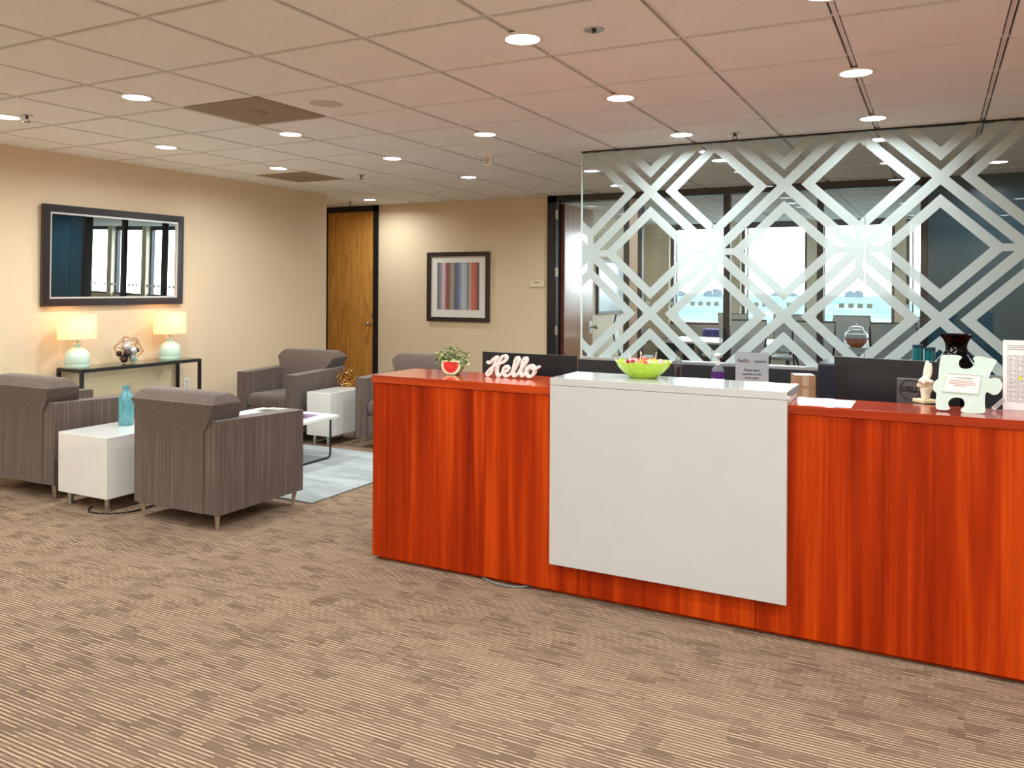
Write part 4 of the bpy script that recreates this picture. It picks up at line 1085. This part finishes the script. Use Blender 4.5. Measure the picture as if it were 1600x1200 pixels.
# ================================================================== MEETING ROOM
lam = mat('white_table', rgb(238, 238, 236), .2, coat=.3)
tb = thing('meeting_table', 'long white meeting table behind the glass screen', 'table', (-1.82, 11.65, 0))
MB().box(-1.62, 1.55, -.55, .55, .715, .745, .004).build('top', lam, tb)
for sx in (-1.35, 1.3):
    for sy in (-.42, .42): MB().cone((sx, sy, 0), (sx, sy, .716), .03, .03, 14).build('leg', steel, tb)
mesh_w = mat('white_mesh', rgb(232, 236, 238), .6, var=.03, bump=.4, bscale=500); cfr = mat('black_chair_frame', rgb(28, 32, 40), .4)
def task_chair():
    t = thing('mesh_chair', 'x', 'chair')
    MB().box(-.24, .24, -.24, .22, .43, .48, .02).build('seat', mesh_w, t, True)
    mb = MB(); n = 8
    for i in range(n):
        z0, z1 = .52+.56*i/n, .52+.56*(i+1)/n
        def wd(z): return .19+.06*math.sin(min(1, (z-.52)/.4)*PI/2)
        def yb(z): return -.23-.06*math.sin((z-.52)/.56*PI)-.05*(z-.52)/.56
        mb.poly([(-wd(z0), yb(z0), z0), (wd(z0), yb(z0), z0), (wd(z1), yb(z1), z1), (-wd(z1), yb(z1), z1)])
    bmesh.ops.remove_doubles(mb.bm, verts=mb.bm.verts, dist=.001)
    bmesh.ops.solidify(mb.bm, geom=list(mb.bm.faces), thickness=.012)
    mb.build('backrest', mesh_w, t, True)
    L = [(-wd(z), yb(z), z) for z in [.52+.56*k/8 for k in range(9)]]; Rr_ = [(-x, y, z) for x, y, z in L]
    MB().tube(L+Rr_[::-1], .012, 6, True).build('back_frame', cfr, t, True)
    for s_ in (-1, 1): MB().tube([(s_*.27, -.16, .46), (s_*.29, -.14, .66), (s_*.29, .14, .67)], .014, 6).build('armrest', cfr, t, True)
    MB().cone((0, 0, .08), (0, 0, .44), .028, .028, 12).tube([(0, -.05, .42), (0, -.25, .46), (0, -.27, .6)], .02, 6).build('column', cfr, t)
    bs = MB()
    for k in range(5):
        a = 2*PI*k/5; bs.tube([(0, 0, .09), (.29*math.cos(a), .29*math.sin(a), .065)], .018, 6).sphere((.29*math.cos(a), .29*math.sin(a), .03), .03, 8)
    bs.build('star_base', cfr, t)
    return t
mc = task_chair(); first = True
nearl, farl = 'white mesh office chair with its back to the glass, pulled up to the meeting table', 'white mesh office chair on the window side of the meeting table'
for x, y, rz, lab in ((-2.16, 10.75, .12, nearl), (-1.27, 10.75, -.15, nearl), (-.47, 10.78, .1, nearl), (-3.9, 11.5, -1.35, 'white mesh office chair turned sideways at the end of the meeting table'),
                      (-2.9, 12.6, PI-.3, farl), (-1.95, 12.62, PI, farl), (-1.05, 12.6, PI+.15, farl), (-.15, 12.62, PI, farl)):
    o = mc if first else copy_tree(mc); first = False
    o.location = (x, y, 0); o.rotation_euler = (0, 0, rz); tag(o, lab, 'chair', 'white meeting room chairs')
# candy jar on the meeting table
p = on_z(1338, 543, .745)
t = thing('candy_jar', 'round glass jar of orange and white candy on the meeting table', 'jar', (p.x, p.y, .745))
MB().lathe([(.0005, 0), (.07, 0), (.08, .01), (.13, .06), (.15, .12), (.13, .18), (.085, .215), (.085, .23), (.0005, .235)], 28).build('glass', gl_obj, t, True)
MB().lathe([(.0005, .006), (.065, .006), (.12, .06), (.14, .115), (.0005, .12)], 28).build('filling', mat('orange_candy', rgb(232, 106, 60), .5, var=.35, scale=60), t, True)
MB().lathe([(.0005, .121), (.139, .121), (.125, .17), (.0005, .172)], 28).build('white_filling', mat('white_candy', rgb(240, 228, 220), .5, var=.1, scale=70), t, True)
MB().lathe([(.0005, .236), (.09, .236), (.07, .26), (.02, .27), (.018, .29), (.0005, .295)], 24).build('lid', gl_obj, t, True)
# framed board on the meeting room wall
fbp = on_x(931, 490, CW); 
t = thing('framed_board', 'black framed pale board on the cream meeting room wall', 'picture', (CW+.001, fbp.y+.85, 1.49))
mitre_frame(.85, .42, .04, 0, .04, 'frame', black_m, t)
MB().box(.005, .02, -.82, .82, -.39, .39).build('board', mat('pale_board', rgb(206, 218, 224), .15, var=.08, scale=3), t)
# dark credenza by the windows and a blue bag on it
t = thing('dark_credenza', 'dark teal low cabinet below the meeting room windows', 'cabinet', (-3.4, 13.68, 0))
MB().box(-.8, .75, -.22, .25, .04, .60, .004).build('body', mat('dark_teal_cabinet', rgb(42, 56, 62), .35), t)
for k in range(3): MB().box(-.79+.515*k, -.285+.515*k, -.236, -.221, .05, .59, .002).build('door', mat('dark_teal_door', rgb(48, 62, 68), .3), t)
o = MB().box(-.16, .16, -.1, .1, 0, .2, .05, 3).build('blue_bag', mat('royal_blue', rgb(40, 44, 160), .6, var=.15), None, True, (-3.3, 13.62, .60)); tag(o, 'royal blue bag on the dark cabinet under the meeting room windows', 'bag')
# thin vertical trims added to the slate wall
for k, x in enumerate((.30, 1.02)):
    struct(MB().box(x-.012, x+.012, BY-.006, BY, 0, CE).build('trim_%d' % (k+1), teal_m))

# ---- pieces that belong to one part of a thing hang under that part
SUB = {'sheet': ('print_line', 'logo_letters', 'grid', 'day_print', 'title', 'yellow_dot'), 'flesh': ('seeds',), 'card': ('print_line',), 'mat_board': ('print',),
       'cover': ('cover_picture',), 'body': ('purple_label', 'white_label', 'speckles'), 'carton': ('tape', 'top_label'), 'backrest': ('back_frame',), 'label_box': ('print_line',)}
for o in [q for q in list(COL.objects) if q.parent is None and q.get('category')]:
    ch = {}
    for c in o.children: ch.setdefault(c.name.split('.')[0], []).append(c)
    for key, subs in SUB.items():
        if key in ch:
            for sname in subs:
                for c in ch.get(sname, []): c.parent = ch[key][0]
